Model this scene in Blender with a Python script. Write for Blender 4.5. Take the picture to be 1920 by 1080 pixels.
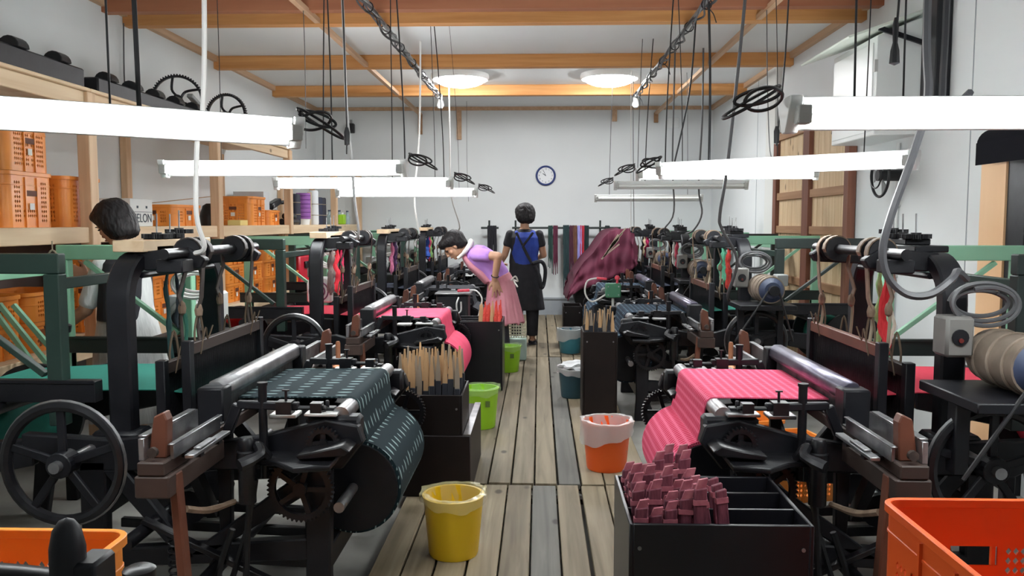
import bpy, bmesh, math, random
from mathutils import Vector, Matrix, Quaternion
random.seed(7)
PI = math.pi
R = math.radians
for o in list(bpy.data.objects): bpy.data.objects.remove(o)
SC = bpy.context.scene
COL = SC.collection

# ------------------------------------------------------------------ camera, world, exposure
cd = bpy.data.cameras.new('camera'); cam = bpy.data.objects.new('camera', cd); COL.objects.link(cam)
cam.location = (0, 0, 1.39); cam.rotation_euler = (R(90 - 4.537), 0, R(1.8786))
cd.sensor_width = 36; cd.lens = 1550 / 1920 * 36; cd.clip_start = .05
SC.camera = cam
W = bpy.data.worlds.new('world'); SC.world = W; W.use_nodes = True
W.node_tree.nodes['Background'].inputs[0].default_value = (.75, .85, 1, 1)
W.node_tree.nodes['Background'].inputs[1].default_value = .05
vs = SC.view_settings
vs.view_transform = 'Standard'; vs.look = 'None'; vs.gamma = 1; vs.use_curve_mapping = False
vs.exposure = 1.55
TUBE = 19.0      # emission of the fluorescent tubes
DOME = 30.0       # emission of the round ceiling lamps

# ------------------------------------------------------------------ materials
MATS = {}
def mat(name, col, rough=.5, metal=0.0, col2=None, scale=6.0, bump=0.0, stretch=(1, 1, 1), emit=0.0, detail=4, alpha=1.0, spec=.5, lo=.35, hi=.7, trans=0.0):
    if name in MATS: return MATS[name]
    m = bpy.data.materials.new(name); m.use_nodes = True; nt = m.node_tree; b = nt.nodes['Principled BSDF']
    b.inputs['Base Color'].default_value = (*col, 1); b.inputs['Roughness'].default_value = rough; b.inputs['Metallic'].default_value = metal
    b.inputs['Specular IOR Level'].default_value = spec
    if alpha < 1: b.inputs['Alpha'].default_value = alpha
    if trans: b.inputs['Transmission Weight'].default_value = trans
    if emit:
        b.inputs['Emission Color'].default_value = (*col, 1); b.inputs['Emission Strength'].default_value = emit
    if col2 or bump:
        tc = nt.nodes.new('ShaderNodeTexCoord'); mp = nt.nodes.new('ShaderNodeMapping'); nz = nt.nodes.new('ShaderNodeTexNoise')
        mp.inputs['Scale'].default_value = stretch; nz.inputs['Scale'].default_value = scale; nz.inputs['Detail'].default_value = detail
        nt.links.new(tc.outputs['Object'], mp.inputs[0]); nt.links.new(mp.outputs[0], nz.inputs[0])
        if col2:
            cr = nt.nodes.new('ShaderNodeValToRGB'); cr.color_ramp.elements[0].position = lo; cr.color_ramp.elements[1].position = hi
            cr.color_ramp.elements[0].color = (*col, 1); cr.color_ramp.elements[1].color = (*col2, 1)
            nt.links.new(nz.outputs[0], cr.inputs[0]); nt.links.new(cr.outputs[0], b.inputs['Base Color'])
        if bump:
            bp = nt.nodes.new('ShaderNodeBump'); bp.inputs['Strength'].default_value = bump; bp.inputs['Distance'].default_value = .01
            nt.links.new(nz.outputs[0], bp.inputs['Height']); nt.links.new(bp.outputs[0], b.inputs['Normal'])
    MATS[name] = m
    return m

def pattern(name, base, mark, su, sv, ku, kv, rad, base2=None, rough=.85, vary=.5):
    """woven cloth: staggered oval marks laid out along the cloth's own UV (metres)"""
    m = bpy.data.materials.new(name); m.use_nodes = True; nt = m.node_tree; N = nt.nodes; L = nt.links; b = N['Principled BSDF']
    b.inputs['Roughness'].default_value = rough; b.inputs['Specular IOR Level'].default_value = .2
    uv = N.new('ShaderNodeUVMap'); sp = N.new('ShaderNodeSeparateXYZ'); L.new(uv.outputs[0], sp.inputs[0])
    def mth(op, a, bb=None, c=None):
        n = N.new('ShaderNodeMath'); n.operation = op
        for i, v in enumerate((a, bb, c)):
            if v is None: continue
            if isinstance(v, (int, float)): n.inputs[i].default_value = v
            else: L.new(v, n.inputs[i])
        return n.outputs[0]
    u = mth('DIVIDE', sp.outputs[0], su); v = mth('DIVIDE', sp.outputs[1], sv)
    col = mth('FLOOR', u); v = mth('ADD', v, mth('MULTIPLY', col, .5))
    row = mth('FLOOR', v)
    fu = mth('SUBTRACT', mth('FRACT', u), .5); fv = mth('SUBTRACT', mth('FRACT', v), .5)
    wn = N.new('ShaderNodeTexWhiteNoise'); wn.noise_dimensions = '2D'; cx = N.new('ShaderNodeCombineXYZ')
    L.new(col, cx.inputs[0]); L.new(row, cx.inputs[1]); L.new(cx.outputs[0], wn.inputs['Vector'])
    d = mth('ADD', mth('POWER', mth('MULTIPLY', fu, ku), 2.0), mth('POWER', mth('MULTIPLY', fv, kv), 2.0))
    r_ = mth('MULTIPLY', mth('ADD', mth('MULTIPLY', wn.outputs[0], vary), 1 - vary), rad)
    k = N.new('ShaderNodeMapRange'); L.new(d, k.inputs[0]); L.new(r_, k.inputs[1]); L.new(mth('MULTIPLY', r_, .55), k.inputs[2])
    mx = N.new('ShaderNodeMix'); mx.data_type = 'RGBA'; L.new(k.outputs[0], mx.inputs[0])
    mx.inputs[6].default_value = (*base, 1); mx.inputs[7].default_value = (*mark, 1)
    L.new(mx.outputs[2], b.inputs['Base Color']); MATS[name] = m
    return m

def wood(name, c1, c2, along='Y', scale=3.0, knots=True, rough=.6, bump=.15, rnd=.0):
    m = bpy.data.materials.new(name); m.use_nodes = True; nt = m.node_tree; N = nt.nodes; L = nt.links; b = N['Principled BSDF']
    b.inputs['Roughness'].default_value = rough; b.inputs['Specular IOR Level'].default_value = .3
    tc = N.new('ShaderNodeTexCoord'); mp = N.new('ShaderNodeMapping'); oi = N.new('ShaderNodeObjectInfo')
    s = {'X': (.12, 2.5, 2.5), 'Y': (2.5, .12, 2.5), 'Z': (2.5, 2.5, .12)}[along]
    mp.inputs['Scale'].default_value = s
    ad = N.new('ShaderNodeVectorMath'); ad.operation = 'ADD'; cb = N.new('ShaderNodeCombineXYZ')
    ml = N.new('ShaderNodeMath'); ml.operation = 'MULTIPLY'; ml.inputs[1].default_value = 23.0
    L.new(oi.outputs['Random'], ml.inputs[0])
    for i in range(3): L.new(ml.outputs[0], cb.inputs[i])
    L.new(tc.outputs['Object'], ad.inputs[0]); L.new(cb.outputs[0], ad.inputs[1]); L.new(ad.outputs[0], mp.inputs[0])
    nz = N.new('ShaderNodeTexNoise'); nz.inputs['Scale'].default_value = scale * 4; nz.inputs['Detail'].default_value = 6; nz.inputs['Distortion'].default_value = .6
    L.new(mp.outputs[0], nz.inputs[0])
    cr = N.new('ShaderNodeValToRGB'); cr.color_ramp.elements[0].position = .3; cr.color_ramp.elements[1].position = .72
    cr.color_ramp.elements[0].color = (*c1, 1); cr.color_ramp.elements[1].color = (*c2, 1); L.new(nz.outputs[0], cr.inputs[0])
    out = cr.outputs[0]
    if knots:
        mk = N.new('ShaderNodeMapping'); mk.inputs['Scale'].default_value = {'X': (.55, 1, 1), 'Y': (1, .55, 1), 'Z': (1, 1, .55)}[along]
        L.new(ad.outputs[0], mk.inputs[0])
        vo = N.new('ShaderNodeTexVoronoi'); vo.inputs['Scale'].default_value = 5.5; L.new(mk.outputs[0], vo.inputs['Vector'])
        kr = N.new('ShaderNodeMapRange'); kr.inputs[1].default_value = .07; kr.inputs[2].default_value = .13; kr.inputs[3].default_value = .8; kr.inputs[4].default_value = 0
        L.new(vo.outputs['Distance'], kr.inputs[0])
        mx = N.new('ShaderNodeMix'); mx.data_type = 'RGBA'; L.new(kr.outputs[0], mx.inputs[0]); L.new(out, mx.inputs[6])
        mx.inputs[7].default_value = (c1[0] * .25, c1[1] * .22, c1[2] * .2, 1); out = mx.outputs[2]
    if rnd:
        hs = N.new('ShaderNodeHueSaturation'); mr = N.new('ShaderNodeMapRange'); L.new(oi.outputs['Random'], mr.inputs[0])
        mr.inputs[3].default_value = 1 - rnd; mr.inputs[4].default_value = 1 + rnd * .6; L.new(mr.outputs[0], hs.inputs['Value']); L.new(out, hs.inputs['Color']); out = hs.outputs[0]
    L.new(out, b.inputs['Base Color'])
    bp = N.new('ShaderNodeBump'); bp.inputs['Strength'].default_value = bump; bp.inputs['Distance'].default_value = .004
    L.new(nz.outputs[0], bp.inputs['Height']); L.new(bp.outputs[0], b.inputs['Normal'])
    MATS[name] = m
    return m

IRON = mat('black_iron', (.0044, .0046, .0072), .46, .0, (.0095, .0100, .0138), 9, .15, spec=.38)
IRON2 = mat('oily_iron', (.007, .007, .009), .34, .2, (.016, .016, .019), 14, .2, spec=.45)
STEEL = mat('worn_steel', (.42, .42, .43), .34, .85, (.20, .20, .21), 12)
BRIGHT = mat('bright_plate', (.75, .75, .74), .35, .3)
BRASS = mat('copper_metal', (.35, .14, .07), .45, .6)
DKWOOD = mat('dark_loom_wood', (.026, .015, .012), .6, 0, (.055, .032, .025), 5, .2, (1, .2, 1))
REDWOOD = mat('red_brown_wood', (.10, .032, .018), .5, 0, (.16, .055, .03), 7, .1, (1, 1, .2))
LEATHER = mat('tan_leather', (.17, .11, .07), .7, 0, (.28, .2, .14), 20)
LEATHER2 = mat('dark_leather', (.035, .026, .022), .6, 0, (.08, .06, .05), 20)
ROPE = mat('pale_cord', (.35, .29, .21), .8)
CORD2 = mat('brown_cord', (.12, .085, .055), .8)
MINT = mat('mint_green_paint', (.22, .46, .30), .5, 0, (.27, .53, .36), 3)
SHADEGREEN = mat('shaded_green_paint', (.014, .036, .028), .45, 0, (.024, .052, .041), 4)  # darker copy of the mint paint; near stands' shade put into the colour
GREENIRON = mat('dark_and_shaded_green', (.012, .020, .018), .45, 0, (.022, .032, .030), 4)  # yarn rack's own dark green; on the right near stands, shade painted in
GREY = mat('grey_enamel', (.22, .23, .23), .45, 0, (.28, .29, .29), 4)
LGREY = mat('light_grey_enamel', (.48, .49, .47), .45)
RUST = mat('rusty_motor_shell', (.15, .115, .085), .6, .2, (.30, .24, .19), 8)
BLUEPAINT = mat('blue_paint', (.035, .05, .10), .5)
RUBBER = mat('black_rubber', (.012, .012, .014), .45)
GREYCABLE = mat('grey_cable', (.085, .085, .09), .5)
WHITECABLE = mat('white_cable', (.75, .74, .72), .5)
WHITE = mat('white_enamel', (.78, .80, .79), .35)
TUBEM = mat('lit_tube', (.95, .99, 1), .5, emit=TUBE)
TUBEOFF = mat('unlit_tube', (.82, .84, .82), .25)
DOMEM = mat('lit_dome', (.97, .985, 1), .5, emit=DOME)
ORANGE = mat('orange_plastic', (.80, .245, .035), .38, 0, (.90, .32, .05), 3)
ORANGE2 = mat('deep_orange_plastic', (.72, .10, .018), .35, 0, (.78, .13, .025), 3)
PAPER = mat('paper', (.82, .80, .74), .8)
BLACKBOX = mat('black_lacquer', (.007, .007, .010), .32, 0, (.011, .011, .014), 3, spec=.4)
BROWNBOX = mat('brown_black_board', (.009, .006, .006), .5, 0, (.017, .011, .010), 4, spec=.25)
CARD = mat('cardboard', (.42, .27, .14), .8)
PINE = wood('pale_pine', (.66, .47, .29), (.80, .63, .43), 'Y', 2.0)
PINEZ = wood('pale_pine_post', (.58, .38, .23), (.76, .55, .36), 'Z', 2.0, False)
PINEX = wood('orange_pine_beam', (.50, .22, .07), (.66, .34, .13), 'X', 2.0, False)
BATTEN = wood('ceiling_batten', (.46, .29, .17), (.60, .40, .26), 'Y', 2.0, False)
PLANK = wood('deck_plank', (.165, .130, .080), (.32, .265, .18), 'Y', 2.2, True, .6, .35, .30)
PLANKG = wood('grey_deck_plank', (.095, .093, .08), (.18, .175, .15), 'Y', 2.2, True, .6, .3, .15)
DOORB = wood('door_boards', (.56, .39, .22), (.72, .56, .36), 'Z', 2.0, True)
DOORF = wood('door_frame_wood', (.15, .06, .04), (.24, .10, .065), 'Z', 2.0, False)
DOORR = wood('door_rail_wood', (.30, .16, .08), (.42, .25, .14), 'Y', 2.0, False)
WALLM = mat('white_wall_paint', (.70, .73, .735), .75, 0, (.735, .765, .765), 1.2, .03)
CEILM = mat('white_ceiling_board', (.72, .745, .745), .8, 0, (.75, .77, .77), 1.5)
CONC = mat('concrete', (.20, .195, .18), .75, 0, (.37, .36, .33), 2.2, .2)
SHADE = mat('brown_shadow_panel', (.16, .13, .125), .8, 0, (.2, .165, .155), 2)  # brown tone carries the shadow on the wall under the shelf
BASEM = mat('grey_base_paint', (.30, .33, .36), .7, 0, (.36, .39, .41), 4)
SKIN = mat('skin', (.42, .22, .135), .55, 0, (.47, .26, .165), 12)
HAIR = mat('black_hair', (.007, .006, .007), .55, 0, (.018, .014, .015), 60, .6, (1, 1, .12), spec=.3)

# ------------------------------------------------------------------ mesh builder
CACHE = {}
class MB:
    def __init__(s): s.v = []; s.f = []; s.uv = []; s.T = Matrix.Identity(4)
    def add(s, vs_, fs, uvs=None):
        n = len(s.v); s.v += [s.T @ Vector(p) for p in vs_]
        for i, f in enumerate(fs):
            s.f.append(tuple(n + k for k in f)); s.uv.append(uvs[i] if uvs else None)
        return s
    def box(s, x0, x1, y0, y1, z0, z1):
        v = [(x, y, z) for x in (x0, x1) for y in (y0, y1) for z in (z0, z1)]
        return s.add(v, [(0, 1, 3, 2), (4, 6, 7, 5), (0, 4, 5, 1), (2, 3, 7, 6), (0, 2, 6, 4), (1, 5, 7, 3)])
    def bar(s, a, b, w, h, up=(0, 0, 1)):
        """rectangular bar from a to b, w across, h along `up`"""
        a = Vector(a); b = Vector(b); d = (b - a).normalized(); u = Vector(up); u = u - d * u.dot(d)
        if u.length < 1e-4: u = Vector((0, 1, 0)) - d * d.y
        u.normalize(); r = d.cross(u)
        v = [p + r * (i * w / 2) + u * (j * h / 2) for p in (a, b) for i, j in ((-1, -1), (1, -1), (1, 1), (-1, 1))]
        return s.add(v, [(0, 1, 2, 3), (7, 6, 5, 4), (0, 4, 5, 1), (1, 5, 6, 2), (2, 6, 7, 3), (3, 7, 4, 0)])
    def cyl(s, a, b, r, r1=None, n=14, uvs=False):
        a = Vector(a); b = Vector(b); r1 = r if r1 is None else r1; d = b - a; q = d.to_track_quat('Z', 'Y')
        v = []
        for p, rr in ((a, r), (b, r1)):
            for i in range(n): v.append(p + q @ Vector((rr * math.cos(2 * PI * i / n), rr * math.sin(2 * PI * i / n), 0)))
        fs = [tuple(range(n - 1, -1, -1)), tuple(range(n, 2 * n))]; us = [None, None]
        for i in range(n):
            j = (i + 1) % n; fs.append((i, j, n + j, n + i)); c = 2 * PI * r / n
            us.append([(c * i, 0), (c * (i + 1), 0), (c * (i + 1), d.length), (c * i, d.length)])
        return s.add(v, fs, us if uvs else None)
    def ring(s, c, axis, R_, r, n=28, m=6, a0=0, a1=2 * PI):
        """torus (or arc of one) round `axis`"""
        c = Vector(c); q = Vector(axis).to_track_quat('Z', 'Y'); full = abs(a1 - a0 - 2 * PI) < 1e-6; k = n if full else n + 1
        v = []
        for i in range(k):
            a = a0 + (a1 - a0) * i / n
            for j in range(m):
                b = 2 * PI * j / m; rr = R_ + r * math.cos(b); v.append(c + q @ Vector((rr * math.cos(a), rr * math.sin(a), r * math.sin(b))))
        fs = [(i * m + j, ((i + 1) % k) * m + j, ((i + 1) % k) * m + (j + 1) % m, i * m + (j + 1) % m) for i in range(n) for j in range(m)]
        if not full: fs += [tuple(range(m)), tuple((k - 1) * m + j for j in range(m - 1, -1, -1))]
        return s.add(v, fs)
    def tube(s, pts, r, n=6, smooth=0):
        P = [Vector(p) for p in pts]
        if smooth:
            Q = []
            for i in range(len(P) - 1):
                p0, p1, p2, p3 = P[max(i - 1, 0)], P[i], P[i + 1], P[min(i + 2, len(P) - 1)]
                for k in range(smooth):
                    t = k / smooth; Q.append(.5 * ((2 * p1) + (p2 - p0) * t + (2 * p0 - 5 * p1 + 4 * p2 - p3) * t * t + (3 * p1 - p0 - 3 * p2 + p3) * t ** 3))
            P = Q + [P[-1]]
        rs = r if isinstance(r, (list, tuple)) else [r] * len(P)
        if len(rs) != len(P): rs = [rs[min(int(i * len(rs) / len(P)), len(rs) - 1)] for i in range(len(P))]
        v = []; t0 = (P[1] - P[0]).normalized(); q = t0.to_track_quat('Z', 'Y'); nrm = q @ Vector((1, 0, 0))
        for i, p in enumerate(P):
            t = (P[min(i + 1, len(P) - 1)] - P[max(i - 1, 0)]).normalized()
            nrm = nrm - t * nrm.dot(t); nrm.normalize(); bn = t.cross(nrm)
            for j in range(n): a = 2 * PI * j / n; v.append(p + (nrm * math.cos(a) + bn * math.sin(a)) * rs[i])
        fs = [(i * n + j, i * n + (j + 1) % n, (i + 1) * n + (j + 1) % n, (i + 1) * n + j) for i in range(len(P) - 1) for j in range(n)]
        fs += [tuple(range(n - 1, -1, -1)), tuple((len(P) - 1) * n + j for j in range(n))]
        return s.add(v, fs)
    def prism(s, poly, a, b, axis='Y'):
        """2-D outline (u,w) extruded from a to b along axis; XZ for Y, YZ for X, XY for Z"""
        def P(u, w, t): return {'Y': (u, t, w), 'X': (t, u, w), 'Z': (u, w, t)}[axis]
        n = len(poly); v = [P(u, w, a) for u, w in poly] + [P(u, w, b) for u, w in poly]
        fs = [tuple(range(n)), tuple(range(2 * n - 1, n - 1, -1))] + [(i, n + i, n + (i + 1) % n, (i + 1) % n) for i in range(n)]
        return s.add(v, fs)
    def gear(s, c, axis, r, w, teeth, depth=.008, spokes=5, rim=.022, hub=.03):
        c = Vector(c); q = Vector(axis).to_track_quat('Z', 'Y')
        def ringp(f, n, zz): return [c + q @ Vector((f(i) * math.cos(2 * PI * i / n), f(i) * math.sin(2 * PI * i / n), zz)) for i in range(n)]
        n = teeth * 4
        out = lambda i: r if i % 4 in (0, 1) else r - depth
        inn = lambda i: r - depth - rim
        A = ringp(out, n, -w / 2); B = ringp(out, n, w / 2); Ai = ringp(inn, n, -w / 2); Bi = ringp(inn, n, w / 2)
        fs = []
        for i in range(n):
            j = (i + 1) % n
            fs += [(i, j, n + j, n + i), (2 * n + i, 3 * n + i, 3 * n + j, 2 * n + j), (i, 2 * n + i, 2 * n + j, j), (n + i, n + j, 3 * n + j, 3 * n + i)]
        s.add(A + B + Ai + Bi, fs)
        ax = q @ Vector((0, 0, 1)); s.cyl(c - ax * w * .8, c + ax * w * .8, hub, n=12)
        for k in range(spokes):
            a = 2 * PI * k / spokes; e = q @ Vector((math.cos(a), math.sin(a), 0)); s.bar(c + e * hub * .8, c + e * (r - depth - rim * .5), w * .7, .018, up=q @ Vector((-math.sin(a), math.cos(a), 0)))
        return s
    def sweep(s, path, half_x, th):
        """rectangular bar swept along a path in the YZ plane; half_x either side, th thick"""
        P = [Vector(p) for p in path]; v = []; X = Vector((1, 0, 0))
        for i, p in enumerate(P):
            t = (P[min(i + 1, len(P) - 1)] - P[max(i - 1, 0)]).normalized(); nn = X.cross(t)
            v += [p - X * half_x - nn * th / 2, p + X * half_x - nn * th / 2, p + X * half_x + nn * th / 2, p - X * half_x + nn * th / 2]
        k = len(P); fs = [(0, 1, 2, 3), (4 * k - 1, 4 * k - 2, 4 * k - 3, 4 * k - 4)]
        for i in range(k - 1):
            for j in range(4): a = i * 4; fs.append((a + j, a + 4 + j, a + 4 + (j + 1) % 4, a + (j + 1) % 4))
        return s.add(v, fs)
    def sheet(s, prof, y0, y1, th=.004):
        """cloth slab following an XZ profile between y0 and y1, with UV in metres"""
        P = [Vector((x, 0, z)) for x, z in prof]; n = len(P); v = []; L = [0]
        for i in range(1, n): L.append(L[-1] + (P[i] - P[i - 1]).length)
        for i, p in enumerate(P):
            t = (P[min(i + 1, n - 1)] - P[max(i - 1, 0)]).normalized(); nn = Vector((-t.z, 0, t.x))
            for y in (y0, y1):
                for q in (1, -1): v.append((p.x + nn.x * th / 2 * q, y, p.z + nn.z * th / 2 * q))
        fs = []; us = []
        for i in range(n - 1):
            a, b = i * 4, i * 4 + 4
            for f in ((a, a + 2, b + 2, b), (a + 1, b + 1, b + 3, a + 3)):
                fs.append(f); us.append([(L[k // 4], (k % 4 // 2) * (y1 - y0)) for k in f])
            fs += [(a, b, b + 1, a + 1), (a + 2, a + 3, b + 3, b + 2)]; us += [None, None]
        fs += [(0, 1, 3, 2), (4 * n - 4, 4 * n - 2, 4 * n - 1, 4 * n - 3)]; us += [None, None]
        return s.add(v, fs, us)
    def lathe(s, prof, c=(0, 0, 0), n=24, close=True):
        """surface of revolution round Z; prof is a closed loop of (r,z)"""
        v = [(c[0] + r * math.cos(2 * PI * i / n), c[1] + r * math.sin(2 * PI * i / n), c[2] + z) for r, z in prof for i in range(n)]
        k = len(prof); fs = []
        for a in range(k if close else k - 1):
            b = (a + 1) % k
            for i in range(n): j = (i + 1) % n; fs.append((a * n + i, a * n + j, b * n + j, b * n + i))
        return s.add(v, fs)
    def mesh(s, name, sx=1, off=(0, 0, 0), bevel=0, smooth=False, weld=False):
        me = bpy.data.meshes.new(name); ox, oy, oz = off
        me.from_pydata([(sx * p.x - ox, p.y - oy, p.z - oz) for p in s.v], [], s.f)
        if any(u for u in s.uv):
            ul = me.uv_layers.new(name='UVMap')
            for poly, u in zip(me.polygons, s.uv):
                if u:
                    for li, q in zip(poly.loop_indices, u): ul.data[li].uv = q
        bm = bmesh.new(); bm.from_mesh(me)
        if weld: bmesh.ops.remove_doubles(bm, verts=bm.verts, dist=1e-5)
        bmesh.ops.recalc_face_normals(bm, faces=bm.faces)
        if bevel:
            es = [e for e in bm.edges if len(e.link_faces) == 2 and e.calc_face_angle(0) > .6]
            bmesh.ops.bevel(bm, geom=es, offset=bevel, segments=1, affect='EDGES', clamp_overlap=True)
        bm.to_mesh(me); bm.free()
        if smooth:
            me.polygons.foreach_set('use_smooth', [True] * len(me.polygons)); me.set_sharp_from_angle(angle=R(40))
        me.materials.append(None)
        return me

def link(name, me, material, parent=None, loc=(0, 0, 0), rot=(0, 0, 0)):
    o = bpy.data.objects.new(name, me); COL.objects.link(o); o.location = loc; o.rotation_euler = rot
    if parent: o.parent = parent
    o.material_slots[0].link = 'OBJECT'; o.material_slots[0].material = material
    return o
def obj(name, mb, material, parent=None, bevel=0, smooth=True, loc=(0, 0, 0), rot=(0, 0, 0)):
    return link(name, mb.mesh(name, bevel=bevel, smooth=smooth), material, parent, loc, rot)
def tag(o, label=None, cat=None, group=None, kind=None):
    if label: o['label'] = label
    if cat: o['category'] = cat
    if group: o['group'] = group
    if kind: o['kind'] = kind
    return o
def thing(name, label, cat, loc=(0, 0, 0), rz=0, group=None):
    o = bpy.data.objects.new(name, None); COL.objects.link(o); o.location = loc; o.rotation_euler = (0, 0, rz); o.empty_display_size = .1
    return tag(o, label, cat, group)
def struct(name, mb, material, parent=None, bevel=0, label=None):
    o = obj(name, mb, material, parent, bevel)
    if not parent: o['kind'] = 'structure'
    if label: o['label'] = label
    return o
def copy_tree(o, parent=None):
    c = o.copy(); COL.objects.link(c); c.parent = parent
    for ch in list(o.children): copy_tree(ch, c)
    return c

# ------------------------------------------------------------------ the room
XL, XR, YB, YF, ZC, ZF = -3.36, 2.56, 12.45, -2.5, 3.10, -.06
floor = struct('floor', MB().box(XL - .2, XR + .2, YF - .2, YB + .2, ZF - .1, ZF), CONC)
for y0, y1, x0, w, grey in ((.30, 4.295, -.673, .1285, (5,)), (4.325, 8.50, -.645, .1255, (6,)), (8.53, YB - .02, -.655, .1275, ())):
    for k in range(10):
        g = .007 + random.random() * .006
        if k == 6 and y0 < 1: g = .018
        xa, xb = x0 + k * w, x0 + (k + 1) * w - g
        dz = random.uniform(-.003, .003)
        b = MB().box(-(xb - xa) / 2, (xb - xa) / 2, -(y1 - y0) / 2, (y1 - y0) / 2, -.03, 0)
        p = obj('plank', b, PLANKG if k in grey else PLANK, floor, .003, loc=((xa + xb) / 2, (y0 + y1) / 2, dz))
for y in (.6, 1.8, 3.0, 4.2, 4.42, 5.8, 7.2, 8.4, 8.63, 9.9, 11.2, 12.3):
    obj('joist', MB().box(-.68, .64, y - .03, y + .03, ZF, -.033), DKWOOD, floor)
struct('ceiling', MB().box(XL - .2, XR + .2, YF - .2, YB + .2, ZC, ZC + .1), CEILM)
struct('wall_left', MB().box(XL - .12, XL, YF, YB, ZF, ZC), WALLM)
struct('wall_back', MB().box(XL - .12, XR + .12, YB, YB + .12, ZF, ZC), WALLM)
struct('wall_front', MB().box(XL - .12, XR + .12, YF - .12, YF, ZF, ZC), WALLM)
wr = struct('wall_right', MB().box(XR, XR + .12, YF, YB, ZF, ZC), WALLM)
for y in (4.15, 5.05, 9.9):
    obj('panel_joint', MB().box(XR - .003, XR + .001, y, y + .008, .3, ZC), BASEM, wr)
struct('baseboard_back', MB().box(XL, XR, YB - .03, YB, ZF, .235).box(XL, XR, YB - .045, YB, .235, .26), BASEM)
t = 0
for y, h in ((6.70, .13), (8.57, .13), (10.45, .13)):
    t += 1
    b = struct('trim_%d' % t, MB().box(XL, XR, y, y + .11, ZC - h, ZC), PINEX, bevel=.004, label='orange pine ceiling beam across the room')
    if t == 1:
        obj('second_beam', MB().box(XL, XR, y - .32, y - .22, ZC - .1, ZC), mat('reddish_beam', (.30, .10, .045), .6, 0, (.42, .17, .08), 3, 0, (.15, 2, 2)), b)
        obj('conduit', MB().cyl((XL, y - .10, ZC - .05), (XR, y - .10, ZC - .05), .014, n=8), WHITE, b)
for nm, b in (('a', MB().box(XL, XL + .045, YF, YB, ZC - .06, ZC)), ('b', MB().box(XR - .045, XR, YF, YB, ZC - .06, ZC)), ('c', MB().box(XL, XR, YB - .04, YB, ZC - .05, ZC))):
    t += 1; struct('trim_%d' % t, b, BATTEN)
for x, zb in ((-1.775, 2.70), (1.72, 2.86)):
    t += 1
    b = struct('trim_%d' % t, MB().box(x - .022, x + .022, .5, YB, 2.975, 3.015), BATTEN, label='thin wooden batten running the length of the ceiling')
    obj('bracket', MB().box(x - .03, x + .03, YB - .05, YB, zb, 3.0), DOORR, b)
for x, zb in ((-1.195, 2.62), (1.11, 2.88)):
    t += 1
    struct('trim_%d' % t, MB().box(x - .035, x + .035, YB - .05, YB, zb, 3.05), BATTEN, label='short upright batten on the back wall')

# right wall: plank door
d = struct('door_1', MB().box(XR - .01, XR + .02, 6.90, 8.95, ZF, 2.30), DOORF)
for y0, y1 in ((8.86, 8.97), (7.80, 7.98), (6.80, 6.90)):
    obj('stile', MB().box(XR - .07, XR - .005, y0, y1, ZF, 2.33), DOORF, d, .004)
for z in (.35, .78, 1.28, 1.62, 2.24):
    for y0, y1 in ((7.98, 8.86), (6.90, 7.80)):
        obj('rail', MB().box(XR - .055, XR - .008, y0, y1, z, z + .075), DOORR, d, .003)
for y0, y1 in ((7.98, 8.86), (6.90, 7.80)):
    for k in range(6):
        w = (y1 - y0) / 6; obj('board', MB().box(XR - .03, XR - .009, y0 + k * w + .002, y0 + (k + 1) * w - .003, .0, 2.28), DOORB, d, .003)
t += 1; struct('trim_%d' % t, MB().box(XR - .06, XR, 8.98, 9.32, ZF, ZC - .06), mat('cream_pilaster', (.68, .69, .66), .7))
# doorway at the far right: pale wood jamb, dark opening behind it
t += 1; struct('trim_%d' % t, MB().box(XR - .06, XR, 4.55, 4.80, ZF, 1.80), mat('pale_jamb', (.78, .48, .26), .6, 0, (.84, .56, .33), 2, 0, (2, 2, .2)))
t += 1; struct('trim_%d' % t, MB().box(XR - .05, XR, 4.38, 4.545, ZF, 1.80), IRON)

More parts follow.
